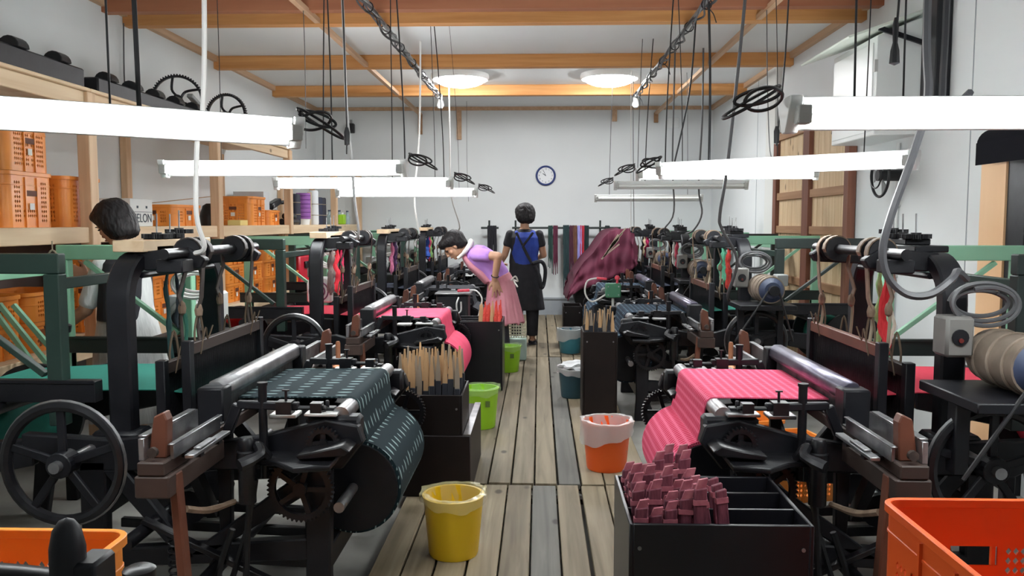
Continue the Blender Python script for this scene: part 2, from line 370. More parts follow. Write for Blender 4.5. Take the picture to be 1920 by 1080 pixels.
# ------------------------------------------------------------------ lamps
LAMP_N = 0
def fluor(label, c, rz, L=1.24, lit=True, cords=(), coil=-1, top=3.0):
    """twin-tube inverted-triangle batten; coil = which end (-1/+1, local x) carries the cable coil"""
    g = thing('fluorescent_lamp', label, 'lamp', c, rz, 'hanging fluorescent lamps')
    h = L / 2; k = .62
    prof = [(-.075 * k, .045), (.075 * k, .045), (.075 * k, .034), (.012, -.032), (-.012, -.032), (-.075 * k, .034)]
    obj('housing', MB().prism(prof, -h + .03, h - .03, 'X'), WHITE, g, .002)
    for e in (-1, 1):
        obj('end_cap', MB().prism([(-.055, .048), (.055, .048), (.055, .034), (.014, -.040), (-.014, -.040), (-.055, .034)], e * h - .012 * (e + 1) - .004, e * h + .012 * (1 - e) + .004, 'X'), WHITE, g, .002)
        for sd in (-1, 1):
            obj('socket', MB().box(e * (h - .028) - .016, e * (h - .028) + .016, sd * .032, sd * .075, -.022, .022).cyl((e * (h - .028) - .017, sd * .055, -.002), (e * (h - .028) + .017, sd * .055, -.002), .021, n=12), LGREY, g, .002)
    for sd in (-1, 1):
        obj('tube', MB().cyl((-h + .045, sd * .056, -.002), (h - .045, sd * .056, -.002), .0165, n=12), TUBEM if lit else TUBEOFF, g)
    rr = random.Random(int(c[1] * 100))
    if coil:
        x = coil * (h + .01); m = MB()
        for q in range(3):
            a = .05 + .014 * q; pts = []
            for i in range(15):
                an = 2 * PI * i / 14; pts.append((x + coil * (a * (1 - math.cos(an)) * .9), .05 * math.sin(an) * (q - 1) + .01 * q, .045 + .022 * math.sin(an + .6 * q) + .008 * q - .02 * (1 - math.cos(an)) * (q == 2)))
            m.tube(pts, .0045, 5, 2)
        obj('cable_coil', m, RUBBER, g)
    for (px, r_, mt, lean, zt) in cords:
        dz = zt - c[2]
        obj('suspension_cord' if r_ < .004 else 'power_cable', MB().tube([(px, 0, .044), (px + lean * .15, .01, .06 + dz * .3), (px + lean * .6, .0, .06 + dz * .7), (px + lean, 0, dz)], r_, 6, 4), mt, g)
    return g
BK, GC, WC = RUBBER, GREYCABLE, WHITECABLE
fluor('lit fluorescent lamp hung askew nearest the stacked orange shelf crates', (-1.205, 2.06, 1.645), R(37), coil=1, cords=((.12, .003, BK, 0, 3.10), (.19, .007, BK, -.03, 3.10), (-.4, .003, BK, 0, 3.10)))
fluor('lit fluorescent lamp in the left row just beyond the askew one', (-1.285, 4.16, 1.655), R(0), coil=1, cords=((-.32, .002, BK, 0, 3.10), (.20, .0035, BK, .04, 3.10), (.245, .0035, BK, -.03, 3.10)))
fluor('lit fluorescent lamp over the gap between the pink cloth looms and the next', (-1.22, 5.75, 1.655), R(1), coil=1, cords=((.20, .0035, BK, .0, 3.10), (.29, .0055, BK, -.06, 3.10)))
fluor('lit fluorescent lamp farthest down the left row of looms', (-1.16, 7.25, 1.645), R(0), coil=1, cords=((.25, .003, BK, -.03, 3.10), (.33, .005, BK, -.08, 3.10), (.46, .002, BK, -.08, 3.10)))
fluor('lit fluorescent lamp beside the white wall cabinet', (1.235, 2.12, 1.652), R(0), coil=-1, cords=((-.45, .003, BK, 0, 3.10), (-.33, .0025, BK, .02, 3.10), (.45, .003, BK, 0, 3.10)))
fluor('lit fluorescent lamp in front of the plank door', (1.13, 4.02, 1.655), R(-37), coil=-1, cords=((-.35, .003, BK, -.05, 3.10), (.40, .003, BK, .02, 3.10)))
fluor('lit fluorescent lamp half behind the one by the plank door', (1.30, 5.85, 1.72), R(-3), coil=-1, cords=((-.42, .005, BK, .05, 3.10), (-.30, .0035, BK, -.06, 3.10), (.35, .003, BK, -.05, 3.10)))
fluor('unlit fluorescent lamp, the greenish one before the last', (1.33, 7.9, 1.735), R(-4), lit=False, coil=-1, cords=((-.40, .003, BK, .03, 3.10), (-.33, .005, BK, .06, 3.10)))
fluor('unlit fluorescent lamp closest to the back wall', (1.265, 9.7, 1.665), R(-2), lit=False, coil=0, cords=((-.45, .003, BK, .03, 3.10), (.45, .003, BK, -.03, 3.10)))
for x, lb in ((-.925, 'round glowing ceiling lamp on the bench side with shelves'), (.81, 'round glowing ceiling lamp on the plank door side')):
    g = thing('ceiling_lamp', lb, 'lamp', (x, 9.75, ZC))
    obj('base_plate', MB().lathe([(.001, 0), (.335, 0), (.34, -.03), (.325, -.062), (.285, -.062), (.001, -.055)], n=48, close=False), WHITE, g)
    obj('dome', MB().lathe([(.284, -.056), (.284, -.07), (.262, -.092), (.21, -.115), (.14, -.132), (.06, -.140), (.001, -.142)], n=40, close=False), DOMEM, g)

# cable trays with twisted wires along the ceiling
for x, lb in ((-1.23, 'bundle of twisted dark wires along the ceiling above the pink cloth looms'), (1.18, 'bundle of twisted dark wires along the ceiling on the plank door side')):
    g = thing('cable_bundle', lb, 'cable', (x, 0, 2.93))
    obj('carrier', MB().box(-.012, .012, .5, 10.35, .01, .035), GREY, g)
    for q in range(3):
        pts = []
        for i in range(120):
            y = .6 + i * .0815; a = y * 5.2 + q * 2.1; pts.append((.028 * math.cos(a) + .012 * math.sin(y * 9 + q), y, -.005 + .026 * math.sin(a)))
        obj('wire', MB().tube(pts, .0075 if q else .010, 5), (RUBBER, GREYCABLE, RUBBER)[q], g)
    for k in range(14):
        y = 1.2 + k * .69; obj('tie', MB().ring((0, y, -.0), (0, 1, .2), .036, .005, 12, 5), RUBBER, g)
        if k % 3 == 1: obj('loose_end', MB().tube([(0, y, -.02), (.05, y + .02, -.06), (.07, y, -.13)], .004, 5, 3), RUBBER, g)
    obj('connector', MB().lathe([(.001, -.14), (.03, -.13), (.045, -.10), (.03, -.04), (.022, 0), (.001, 0)], (0, 10.35, .0), 12, False), WHITE, g)
    obj('connector', MB().box(-.03, .03, 10.30, 10.36, -.02, .03), WHITE, g)

# ------------------------------------------------------------------ hanging cords
def cord(label, pts, r, m, ends=None, plug=None):
    o = thing('hanging_cable', label, 'cable', pts[-1]) if plug else None
    P = [(Vector(p) - Vector(pts[-1])) for p in pts]
    c = obj('lead' if plug else 'hanging_cable', MB().tube(P, r, 6, 5), m, o, loc=(0, 0, 0) if plug else pts[-1])
    if plug:
        pz = plug[0] - pts[-1][2]; q = min(P, key=lambda v: abs(v.z - pz)); obj('switch', MB().lathe([(.001, -.05), (.016, -.045), (.018, .03), (.009, .06), (.001, .06)], (q.x, q.y, pz), 8, False), RUBBER, o)
    else: tag(c, label, 'cable')
    return o or c
cord('white cord dropping past two lamps to the dark patterned cloth loom', [(-1.20, 3.0, 3.09), (-1.203, 3.0, 2.185), (-1.221, 3.0, 1.789), (-1.243, 3.0, 1.693), (-1.255, 3.0, 1.423), (-1.24, 3.03, 1.30), (-1.29, 3.06, 1.275)], .009, WHITECABLE)
cord('thin dark cord with a black switch hanging before the wall speaker', [(-1.18, 5.0, 3.09), (-1.165, 5.0, 2.4), (-1.159, 5.0, 1.972), (-1.162, 5.0, 1.80)], .0045, RUBBER, plug=(1.9,))
cord('thick dark cord turning white, feeding the loom with plain pink cloth', [(-1.33, 5.6, 3.09), (-1.312, 5.6, 2.8), (-1.294, 5.58, 2.187), (-1.262, 5.57, 1.822), (-1.248, 5.58, 1.546), (-1.233, 5.62, 1.305), (-1.30, 5.66, 1.30)], .010, mat('pale_grey_cable', (.45, .45, .45), .5))
cord('white cord ending behind the third arch of the shelf-side loom row', [(-1.12, 7.9, 3.09), (-1.14, 7.9, 2.2), (-1.19, 7.9, 1.62), (-1.174, 8.1, 1.28)], .009, WHITECABLE)
cord('white cord reaching down beside the bending woman', [(-1.04, 9.6, 3.09), (-1.03, 9.6, 2.2), (-1.03, 9.7, 1.7), (-.98, 10.2, 1.32), (-1.2, 10.85, 1.25)], .009, WHITECABLE)
cord('thin wire on the white wall above the stored gears', [(XL + .03, 6.66, 2.98), (XL + .02, 6.66, 2.5), (XL + .03, 6.7, 2.28)], .006, GREYCABLE)
cord('thin string hanging from the batten in front of the back wall', [(-1.775, 6.3, 2.98), (-1.77, 6.3, 2.6), (-1.775, 6.3, 1.95)], .003, GREYCABLE)
cord('thin string with a wire ring low on its end by the batten bracket', [(-1.0, 11.5, 3.05), (-1.0, 11.5, 2.2), (-.98, 11.5, 1.68)], .003, GREYCABLE)
cord('grey cable drooping into the loom with dark blue rolled cloth', [(1.30, 5.4, 3.09), (1.297, 5.4, 2.792), (1.211, 5.4, 1.789), (1.177, 5.45, 1.448), (1.203, 5.5, 1.345), (1.33, 5.6, 1.138), (1.31, 5.75, .90), (1.34, 5.85, .84)], .011, GREYCABLE)
cord('thick black cable sagging in a loop to the switch box by the pink cloth', [(1.25, 2.75, 3.09), (1.217, 2.7, 2.06), (1.184, 2.6, 1.774), (1.15, 2.6, 1.613), (1.088, 2.6, 1.418), (1.064, 2.6, 1.303), (1.084, 2.6, 1.22), (1.143, 2.6, 1.167), (1.216, 2.6, 1.167), (1.288, 2.62, 1.212), (1.335, 2.68, 1.234), (1.40, 2.75, 1.205)], .0125, mat('dark_grey_cable', (.05, .05, .055), .4))
cord('second thick black cable beside the sagging one', [(1.235, 2.62, 3.09), (1.22, 2.58, 2.06), (1.18, 2.5, 1.80), (1.15, 2.42, 1.70), (1.16, 2.3, 1.74)], .010, RUBBER)
cord('pale cable dropping to the third loom on the plank door side', [(1.60, 8.3, 3.09), (1.62, 8.4, 2.4), (1.635, 8.6, 1.756), (1.673, 8.6, 1.483), (1.588, 8.6, 1.308), (1.5, 8.7, 1.27)], .009, GREYCABLE)
cord('thin pale string before the back wall right of the clock', [(.98, 9.0, 3.0), (.977, 9.0, 2.651), (.992, 9.0, 1.30)], .004, WHITECABLE)
cord('thin pale string close to the first string right of the clock', [(1.03, 9.3, 3.0), (1.04, 9.3, 2.2), (1.06, 9.3, 1.30)], .004, GREYCABLE)
cord('dark cord with a switch hanging over the unlit lamps', [(1.52, 5.2, 3.09), (1.50, 5.2, 2.4), (1.46, 5.2, 1.86)], .005, RUBBER, plug=(1.92,))
cord('thin wire with a hooked end near the ceiling batten by the door', [(1.70, 6.4, 2.98), (1.72, 6.4, 2.4), (1.75, 6.4, 1.93), (1.79, 6.4, 1.88)], .004, GREYCABLE)
cord('dark cord crossing down behind the lit lamps on the door side', [(1.21, 6.6, 2.95), (1.17, 6.6, 2.4), (1.05, 6.6, 1.80)], .007, RUBBER)
cord('straight dark cord from the wire bundle to the door side lamps', [(1.19, 6.0, 2.95), (1.21, 6.0, 2.4), (1.215, 6.0, 1.82)], .007, RUBBER)
cord('light cord bowed out beside the looms left of the covered loom', [(1.31, 8.2, 3.09), (1.30, 8.2, 2.0), (1.33, 8.25, 1.5), (1.25, 8.3, 1.33), (1.30, 8.5, 1.27)], .008, GREYCABLE)
g = thing('pull_switch', 'black pull cord with a knotted switch in front of the white wall cabinet', 'cord', (.872, 2.1, 1.76))
obj('cord', MB().tube([(0, 0, 0.06), (.01, 0, .3), (.015, 0, .8), (.018, 0, 1.33)], .003, 6, 4), RUBBER, g)
obj('switch', MB().lathe([(.001, -.035), (.013, -.03), (.011, 0), (.006, .02), (.008, .06), (.004, .08), (.001, .08)], (0, 0, .05), 8, False), RUBBER, g)

# ------------------------------------------------------------------ power looms
IKAT = pattern('dark_ikat_cloth', (.012, .026, .032), (.27, .38, .38), .095, .056, 2.7, 4.6, .8, vary=.8)
PINKLAT = pattern('pink_lattice_cloth', (.86, .17, .29), (.66, .03, .095), .034, .024, 2.1, 2.4, 1.0, vary=.12)
PINKPLAIN = mat('plain_pink_cloth', (.84, .055, .15), .8, 0, (.90, .08, .19), 12)
DARKPLAIN = mat('plain_dark_cloth', (.02, .022, .03), .85)
BLUECLOTH = pattern('navy_ikat_cloth', (.016, .028, .048), (.10, .17, .22), .035, .08, 3, 2.6, .7, vary=.6)
REDWARP = mat('red_warp', (.76, .035, .075), .8, 0, (.86, .06, .12), 40, 0, (1, 30, 1))
GREENWARP = mat('green_warp', (.02, .25, .19), .8, 0, (.035, .33, .26), 40, 0, (1, 30, 1))
NAVYWARP = mat('navy_warp', (.02, .03, .06), .8, 0, (.04, .05, .09), 40, 0, (1, 30, 1))
def arc(cx, cy, r, a0, a1, n): return [(cx + r * math.cos(a0 + (a1 - a0) * i / n), cy + r * math.sin(a0 + (a1 - a0) * i / n)) for i in range(n + 1)]

def make_loom(s, label, yc):
    OFF = (s * 1.2, 0, ZF)
    root = thing('power_loom', label, 'loom', (s * 1.2 - (.05 if s < 0 else 0), yc, ZF), 0, 'power looms in two rows')
    def P(name, mb, m, parent=None, bevel=0.0, smooth=True, lab=None):
        o = link(name, mb.mesh(name, s, OFF, bevel, smooth), m, parent or root)
        if lab: o['label'] = lab
        return o
    rnd = random.Random(5)
    # --- cast side frames
    for y in (-.50, .52):
        a, b = y - .025, y + .025
        m = MB()
        m.prism([(.70, ZF), (.86, ZF), (.84, .0), (.80, .10), (.80, .50), (.70, .50), (.71, .10)], a, b)
        m.prism([(1.50, ZF), (1.70, ZF), (1.66, .0), (1.63, .10), (1.63, .52), (1.53, .52), (1.54, .10)], a, b)
        m.prism([(.60, .66), (.58, .60), (.66, .50), (1.70, .48), (1.84, .55), (1.84, .62), (1.5, .60), (1.35, .62), (1.2, .58), (.95, .62), (.72, .68)], a, b)
        m.prism([(.79, .16), (1.55, .12), (1.55, .19), (.79, .24)], a, b)
        m.prism([(1.20, .16), (1.27, .16), (1.55, .49), (1.46, .49)], a, b)
        m.prism([(.8, .49), (.8, .40), (1.16, .17), (1.24, .17)], a, b)
        P('side_frame', m, IRON, bevel=.006, smooth=False)
    P('cross_rail', MB().box(.72, .79, -.5, .5, .10, .19), IRON, bevel=.005)
    P('cross_rail', MB().box(1.55, 1.62, -.5, .5, .30, .40), IRON, bevel=.005)
    P('cross_rail', MB().cyl((1.12, -.55, .14), (1.12, .56, .14), .028), IRON)
    # --- front: breast beam, press roller, cloth roll
    P('breast_beam', MB().cyl((.675, -.47, .685), (.675, .47, .685), .032, n=18), STEEL)
    P('press_roller', MB().cyl((.72, -.5, .60), (.72, .5, .60), .03, n=16), IRON2)
    RX, RZ, RR = .665, .370, .185
    cr = P('cloth_roll', MB().cyl((RX, -.32, RZ), (RX, .32, RZ), RR, n=44, uvs=True), IKAT)
    P('roll_end', MB().cyl((RX, -.335, RZ), (RX, -.319, RZ), RR - .012, n=32), IRON, cr)
    P('roll_end', MB().cyl((RX, .319, RZ), (RX, .335, RZ), RR - .012, n=32), IRON, cr)
    P('spindle', MB().cyl((RX, -.56, RZ), (RX, .56, RZ), .02), STEEL, cr)
    prof = [(1.11, .715), (.9, .717), (.70, .718)] + [(.675 - .034 * math.sin(a), .685 + .034 * math.cos(a)) for a in (0, .4, .8, 1.2, 1.6)] + [(.632, .62), (.618, .57), (.612, .546)]
    P('cloth', MB().sheet(prof[::-1], -.31, .31, .005), IKAT)
    # --- warp and back beam
    P('warp', MB().sheet([(1.15, .716), (1.45, .74), (1.9, .735), (2.32, .71)], -.30, .30, .004), GREENWARP)
    wb = P('warp_beam', MB().cyl((2.32, -.32, .50), (2.32, .32, .50), .15, n=28), GREENWARP)
    for y in (-.34, .34): P('beam_flange', MB().cyl((2.32, y - .012, .5), (2.32, y + .012, .5), .23, n=32), IRON, wb)
    P('beam_shaft', MB().cyl((2.32, -.58, .5), (2.32, .58, .5), .022), STEEL, wb)
    for y in (-.5, .5): P('beam_bracket', MB().prism([(1.8, .60), (1.8, .50), (2.30, .40), (2.38, ZF), (2.46, ZF), (2.40, .50), (2.3, .56)], y - .02, y + .02), IRON, bevel=.005, smooth=False)
    P('whip_roller', MB().cyl((1.98, -.55, .70), (1.98, .55, .70), .03), IRON2)
    # --- sley: race, reed, hand rail, swords, shuttle boxes
    X0 = 1.12
    P('shuttle_race', MB().box(X0 - .05, X0 + .035, -1.04, 1.06, .630, .672), DKWOOD, bevel=.004, smooth=False)
    P('race_plate', MB().box(X0 - .045, X0 + .02, -.62, .60, .673, .680), STEEL, bevel=.002)
    P('hand_rail', MB().prism([(X0 - .035, .765), (X0 - .03, .80), (X0 - .01, .815), (X0 + .025, .815), (X0 + .04, .79), (X0 + .04, .745), (X0 - .02, .745)], -.50, .44), STEEL if s < 0 else mat('violet_steel', (.24, .23, .29), .3, .8, (.12, .11, .17), 9), bevel=.004)
    P('rail_block', MB().box(X0 - .045, X0 + .05, -.56, -.47, .66, .80), IRON, bevel=.006)
    P('rail_block', MB().box(X0 - .045, X0 + .05, .43, .50, .66, .80), IRON, bevel=.006)
    m = MB()
    for k in range(86):
        y = -.42 + k * .0098; m.box(X0 - .002, X0 + .006, y, y + .0028, .68, .75)
    rd = P('reed', m, STEEL); rd['kind'] = 'stuff'
    for y in (-.44, .42): P('sley_sword', MB().prism([(X0 - .03, .64), (X0 + .03, .64), (X0 + .02, .16), (X0 - .02, .10)], y - .018, y + .018), IRON, bevel=.004, smooth=False)
    for y0, y1, e in ((-1.04, -.60, -1), (.58, 1.06, 1)):
        sb = P('shuttle_box', MB().box(X0 - .062, X0 + .045, y0, y1, .56, .629), DKWOOD, bevel=.005, smooth=False)
        P('box_front', MB().box(X0 - .062, X0 - .050, y0 + .04, y1 - .03, .672, .715).box(X0 - .066, X0 - .048, y0 + .03, y1 - .02, .716, .722), STEEL, sb, .002)
        P('box_back', MB().box(X0 + .02, X0 + .038, y0 + .02, y1 - .02, .672, .74).box(X0 + .016, X0 + .042, y0 + .03, y1 - .05, .741, .748), STEEL, sb, .002)
        P('slide_rail', MB().box(X0 - .115, X0 - .085, y0 + .06, y1 - .08, .668, .680).box(X0 - .112, X0 - .088, y0 + .12, y1 - .2, .681, .688), STEEL, sb, .002)
        P('rail_arm', MB().box(X0 - .11, X0 - .05, y0 + .12, y0 + .15, .655, .668), IRON, sb)
        P('rail_arm', MB().box(X0 - .11, X0 - .05, y1 - .17, y1 - .14, .655, .668), IRON, sb)
        yy = y0 + .07 if e < 0 else y1 - .07
        P('picker', MB().prism([(X0 - .035, .672), (X0 + .018, .672), (X0 + .018, .70), (X0 + .002, .80), (X0 - .03, .815), (X0 - .04, .79)], yy - .022, yy + .022), REDWOOD, sb, .004, False)
        P('buffer', MB().cyl((X0 - .01, yy + e * .05, .70), (X0 - .01, yy + e * .065, .70), .016, n=10), LEATHER2, sb)
        P('picking_stick', MB().bar((X0 - .08, yy, .12), (X0 - .05, yy, .625), .03, .045, (0, 1, 0)), REDWOOD, sb, .005, False)
        P('strap', MB().tube([(X0 - .07, yy + .02, .50), (X0 - .09, yy - e * .15, .45), (X0 - .11, yy - e * .32, .42)], [.012, .012, .010], 6, 4), LEATHER, sb)
        P('bracket_arm', MB().bar((X0 + .02, yy - e * .25, .60), (X0 + .06, yy - e * .55, .30), .035, .05), IRON, sb)
    # --- heddle shafts
    for k, (x, z) in enumerate(((1.27, .935), (1.37, .86))):
        h = P('heddle_shaft', MB().box(x - .014, x + .014, -.40, .40, z - .045, z), REDWOOD if k == 0 and s > 0 else DKWOOD, bevel=.003, smooth=False)
        m = MB()
        for q in range(74):
            y = -.36 + q * .0098; m.box(x - .002, x + .002, y, y + .003, z - .30, z - .045)
        hw = P('heddle_wires', m, IRON2, h); hw['kind'] = 'stuff'
        P('lower_bar', MB().box(x - .012, x + .012, -.40, .40, z - .335, z - .30), DKWOOD, h, .003)
        P('heddle_board', MB().box(x + .010, x + .018, -.385, .385, z - .24, z - .07), DKWOOD, h, .002)
        for y in (-.40, .385): P('end_post', MB().box(x - .018, x + .018, y - .012, y + .028, z - .34, z + .012), IRON, h, .003)
        for y in (-.28, .27):
            P('tie_cord', MB().tube([(x, y - .03, z - .04), (x + .01, y - .02, z + .03), (x, y, z + .11), (x - .01, y + .012, z + .03), (x, y + .03, z - .03)], .0045, 5, 4), CORD2, h)
            P('tie_cord', MB().tube([(x - .02, y - .04, z - .05), (x - .03, y - .01, z + .05), (x - .02, y + .03, z + .0), (x - .03, y + .06, z + .05)], .003, 5, 4), CORD2, h)
    # --- arch with roller shaft
    ya, zt, r = .43, 1.245, .15
    path = [(1.5, -ya, .54), (1.5, -ya, .8)] + [(1.5, -ya + r + r * math.cos(a), zt - r + r * math.sin(a)) for a in [PI - i * PI / 16 for i in range(9)]] + [(1.5, ya - r + r * math.sin(a), zt - r + r * math.cos(a)) for a in [i * PI / 16 for i in range(9)]] + [(1.5, ya, .8), (1.5, ya, .54)]
    ar = P('arch', MB().sweep(path, .045, .062), IRON, bevel=.008)
    P('arch_foot', MB().box(1.42, 1.60, -ya - .06, -ya + .06, .50, .62), IRON, ar, .012)
    P('arch_foot', MB().box(1.42, 1.60, ya - .06, ya + .06, .50, .62), IRON, ar, .012)
    P('top_plate', MB().box(1.44, 1.57, -.25, .22, 1.275, 1.30).box(1.46, 1.56, -.12, .10, 1.30, 1.325), IRON, ar, .004)
    for y in (-.30, .30):
        P('shaft_arm', MB().prism([(1.22, 1.25), (1.24, 1.215), (1.45, 1.205), (1.50, 1.22), (1.50, 1.275), (1.40, 1.285), (1.28, 1.29)], y - .025, y + .025), IRON, ar, .005, False)
    sh = P('roller_shaft', MB().cyl((1.30, -.50, 1.275), (1.30, .46, 1.275), .020), IRON2)
    P('shaft_bracket', MB().box(1.25, 1.35, -.46, -.36, 1.205, 1.255), IRON, sh, .005)
    lth = LEATHER if s > 0 else LEATHER2
    for y, x2 in ((-.28, 1.27), (-.20, 1.37), (.27, 1.27), (.19, 1.37)):
        P('roller', MB().cyl((1.30, y - .022, 1.275), (1.30, y + .022, 1.275), .052, n=20), IRON, sh)
        f = -1 if x2 < 1.3 else 1
        pr = [(1.30 - f * .035, 1.24)] + [(1.30 - f * .056 * math.cos(a), 1.275 + .056 * math.sin(a)) for a in [i * PI / 8 for i in range(9)]] + [(1.30 + f * .05, 1.20), (x2 + f * .012, 1.10), (x2, 1.06)]
        P('strap', MB().sheet(pr, y - .016, y + .016, .005), lth, sh)
        P('strap_cord', MB().tube([(x2, y, 1.07), (x2 + .008, y + .006, 1.0), (x2 - .004, y - .004, .93 if f < 0 else .86)], .007, 5, 3), ROPE if s > 0 else LEATHER2, sh)
        P('strap_knot', MB().lathe([(.001, -.03), (.014, -.02), (.017, 0), (.012, .02), (.001, .03)], (x2, y, 1.05), 8, False), LEATHER, sh)
    # notched discs with pins on the arch
    for q, (y, zz) in enumerate(((-.12, 1.335), (0, 1.335), (.09, 1.352))):
        dsc = P('notched_disc', MB().gear((1.50, y, zz), (0, 0, 1), .058, .018, 20, .006, 4, .03, .02), IRON2)
        P('pin', MB().cyl((1.50, y, zz), (1.50, y + .004, zz + .09), .0035, n=6), STEEL, dsc)
    if s < 0: P('wooden_block', MB().box(1.44, 1.56, -.36, .28, 1.278, 1.322), PINE, ar, .003)
    # hooks and yarn ends hanging under the arch
    P('hook_bar', MB().cyl((1.46, -.34, 1.19), (1.46, .34, 1.19), .012, n=8), IRON, ar)
    # --- near flywheel, motor, belt
    wx, wz = (1.52 if s > 0 else 1.58), .565
    wy = -.70
    fw = P('flywheel', MB().ring((wx, wy, wz), (0, 1, 0), .20, .020, 40, 8), IRON2)
    m = MB().cyl((wx, wy - .035, wz), (wx, wy + .035, wz), .045, n=18)
    for k in range(5): a = 2 * PI * k / 5 + .3; m.bar((wx, wy, wz), (wx + .195 * math.cos(a), wy, wz + .195 * math.sin(a)), .028, .016, (0, 1, 0))
    P('spokes', m, IRON, fw, .003, False)
    P('wheel_shaft', MB().cyl((wx, wy - .06, wz), (wx, -.45, wz), .02), STEEL, fw)
    P('wheel_rim_band', MB().ring((wx, wy, wz), (0, 1, 0), .214, .009, 40, 6), STEEL, fw)
    if s > 0: mx, my, mz = 1.58, -.70, .93
    else: mx, my, mz = 1.80, .95, .90
    mo = P('motor', MB().cyl((mx, my - .14, mz), (mx, my + .14, mz), .092, n=26), RUST if s > 0 else GREY)
    P('motor_end', MB().cyl((mx, my - .175, mz), (mx, my - .14, mz), .055, .085, n=22), BLUEPAINT if s > 0 else GREY, mo)
    P('motor_end', MB().cyl((mx, my + .14, mz), (mx, my + .19, mz), .088, .05, n=22), IRON if s > 0 else GREY, mo)
    for k in range(3): P('cooling_band', MB().ring((mx, my - .09 + k * .09, mz), (0, 1, 0), .093, .006, 28, 6), RUST if s > 0 else LGREY, mo)
    P('pulley', MB().cyl((mx, my - .225, mz), (mx, my - .18, mz), .035, n=16), IRON, mo)
    P('terminal_box', MB().box(mx + .06, mx + .14, my - .05, my + .05, mz + .02, mz + .10), GREY, mo, .006)
    P('motor_plate', MB().box(mx - .22, mx + .16, my - .20, my + .20, mz - .135, mz - .10).box(mx - .20, mx - .15, my - .03, my + .03, .55, mz - .13).box(mx + .08, mx + .12, my - .03, my + .03, ZF, mz - .13), IRON, mo, .004)
    if s > 0:
        P('drive_belt', MB().tube([(mx - .035, my - .20, mz), (wx - .19, my - .19, wz + .02)], .007, 6).tube([(mx + .035, my - .20, mz), (wx + .20, my - .19, wz + .02)], .007, 6), RUBBER, mo)
    # --- switch box with a coiled cable
    bx, by, bz = (1.43, -.58, 1.0) if s > 0 else (1.55, .60, .98)
    sw = P('switch_box', MB().box(bx - .045, bx + .05, by - .055, by + .05, bz - .07, bz + .07), LGREY if s < 0 else mat('dull_grey_box', (.16, .155, .15), .5, 0, (.22, .215, .2), 6), bevel=.01)
    P('switch_button', MB().prism(arc(bx, bz, .028, 0, 2 * PI, 14)[:-1], by - .062, by - .05), IRON, sw)
    P('switch_button', MB().cyl((bx, by - .068, bz - .01), (bx, by - .06, bz - .01), .008, n=10), mat('red_button', (.12, .015, .012), .4), sw)
    m = MB()
    for k in range(3):
        pts = []
        for i in range(22):
            a = 2 * PI * i / 18 + k; pts.append((bx + .10 + (.085 + .012 * k) * math.cos(a), by + .03 * math.sin(a * .5 + k), bz + .11 + (.045 + .014 * k) * math.sin(a)))
        m.tube(pts, .008, 6, 2)
    P('coiled_cable', m, GREYCABLE if s > 0 else WHITECABLE, sw)
    # --- back stand: far rectangle mint, near one with its shade painted in
    for y, mt in ((-.42, GREENIRON if s > 0 else SHADEGREEN), (.74, MINT)):
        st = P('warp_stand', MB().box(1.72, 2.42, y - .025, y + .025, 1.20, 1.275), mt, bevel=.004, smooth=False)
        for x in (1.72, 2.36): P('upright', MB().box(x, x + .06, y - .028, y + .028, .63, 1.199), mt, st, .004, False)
        P('lower_rail', MB().box(1.60, 2.46, y - .03, y + .03, .72, .80).box(1.60, 2.46, y - .036, y - .03, .79, .805), IRON if y < 0 else GREENIRON, st, .006, False)
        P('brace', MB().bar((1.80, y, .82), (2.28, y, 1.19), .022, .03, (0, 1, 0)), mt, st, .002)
        P('stand_leg', MB().box(2.36, 2.42, y - .025, y + .025, ZF, .72), IRON, st, .004)
    P('stand_tie', MB().box(2.37, 2.41, -.42, .74, 1.13, 1.17), MINT, bevel=.003)
    P('stand_tie', MB().box(1.73, 1.77, -.42, .74, 1.14, 1.18), SHADEGREEN, bevel=.003)
    # --- take-up gears and the small front mechanism
    P('take_up_gear', MB().gear((.80, -.565, .44), (0, 1, 0), .12, .022, 44, .008, 5, .02, .025), IRON2)
    P('take_up_gear', MB().gear((.72, -.545, .60), (0, 1, 0), .062, .022, 24, .008, 4, .014, .018), IRON2)
    P('take_up_gear', MB().gear((.62, .56, .46), (0, 1, 0), .115, .022, 44, .008, 5, .02, .025), IRON2)
    P('take_up_gear', MB().gear((.70, .56, .61), (0, 1, 0), .06, .022, 24, .008, 4, .014, .018), IRON2)
    for y in (-.455, .475):
        tp = P('bracket_plate', MB().box(.68, .80, y - .055, y + .02, .688, .700), STEEL if s > 0 else BRIGHT, bevel=.003)
        P('bracket_plate', MB().box(.83, .93, y - .05, y + .03, .680, .694), STEEL if s > 0 else BRIGHT, bevel=.003)
        P('bolt', MB().cyl((.74, y - .02, .70), (.74, y - .02, .72), .012, n=6), IRON, tp)
        P('clamp', MB().box(.70, .76, y - .01, y + .03, .70, .712).cyl((.73, y + .01, .71), (.73, y + .01, .735), .008, n=6), IRON, tp, .002)
        P('bearing_block', MB().box(.60, .80, y - .04, y + .04, .58, .685), IRON, bevel=.012)
        P('guide_post', MB().cyl((.93, y - .11, .48), (.93, y - .11, .815), .016, n=10).cyl((.93, y - .11, .815), (.93, y - .11, .825), .019, n=10), IRON2)
        P('lever_arm', MB().bar((.80, y - .11, .74), (1.02, y - .11, .745), .03, .028).bar((1.02, y - .11, .745), (1.06, y - .11, .64), .03, .035), IRON, bevel=.004)
        P('adjusting_rod', MB().cyl((.70, y - .115, .735), (.90, y - .115, .735), .008, n=8).box(.715, .755, y - .135, y - .095, .72, .755).box(.82, .875, y - .14, y - .09, .715, .76).cyl((.845, y - .115, .76), (.845, y - .115, .795), .005, n=6).box(.833, .857, y - .12, y - .11, .795, .80), IRON2)
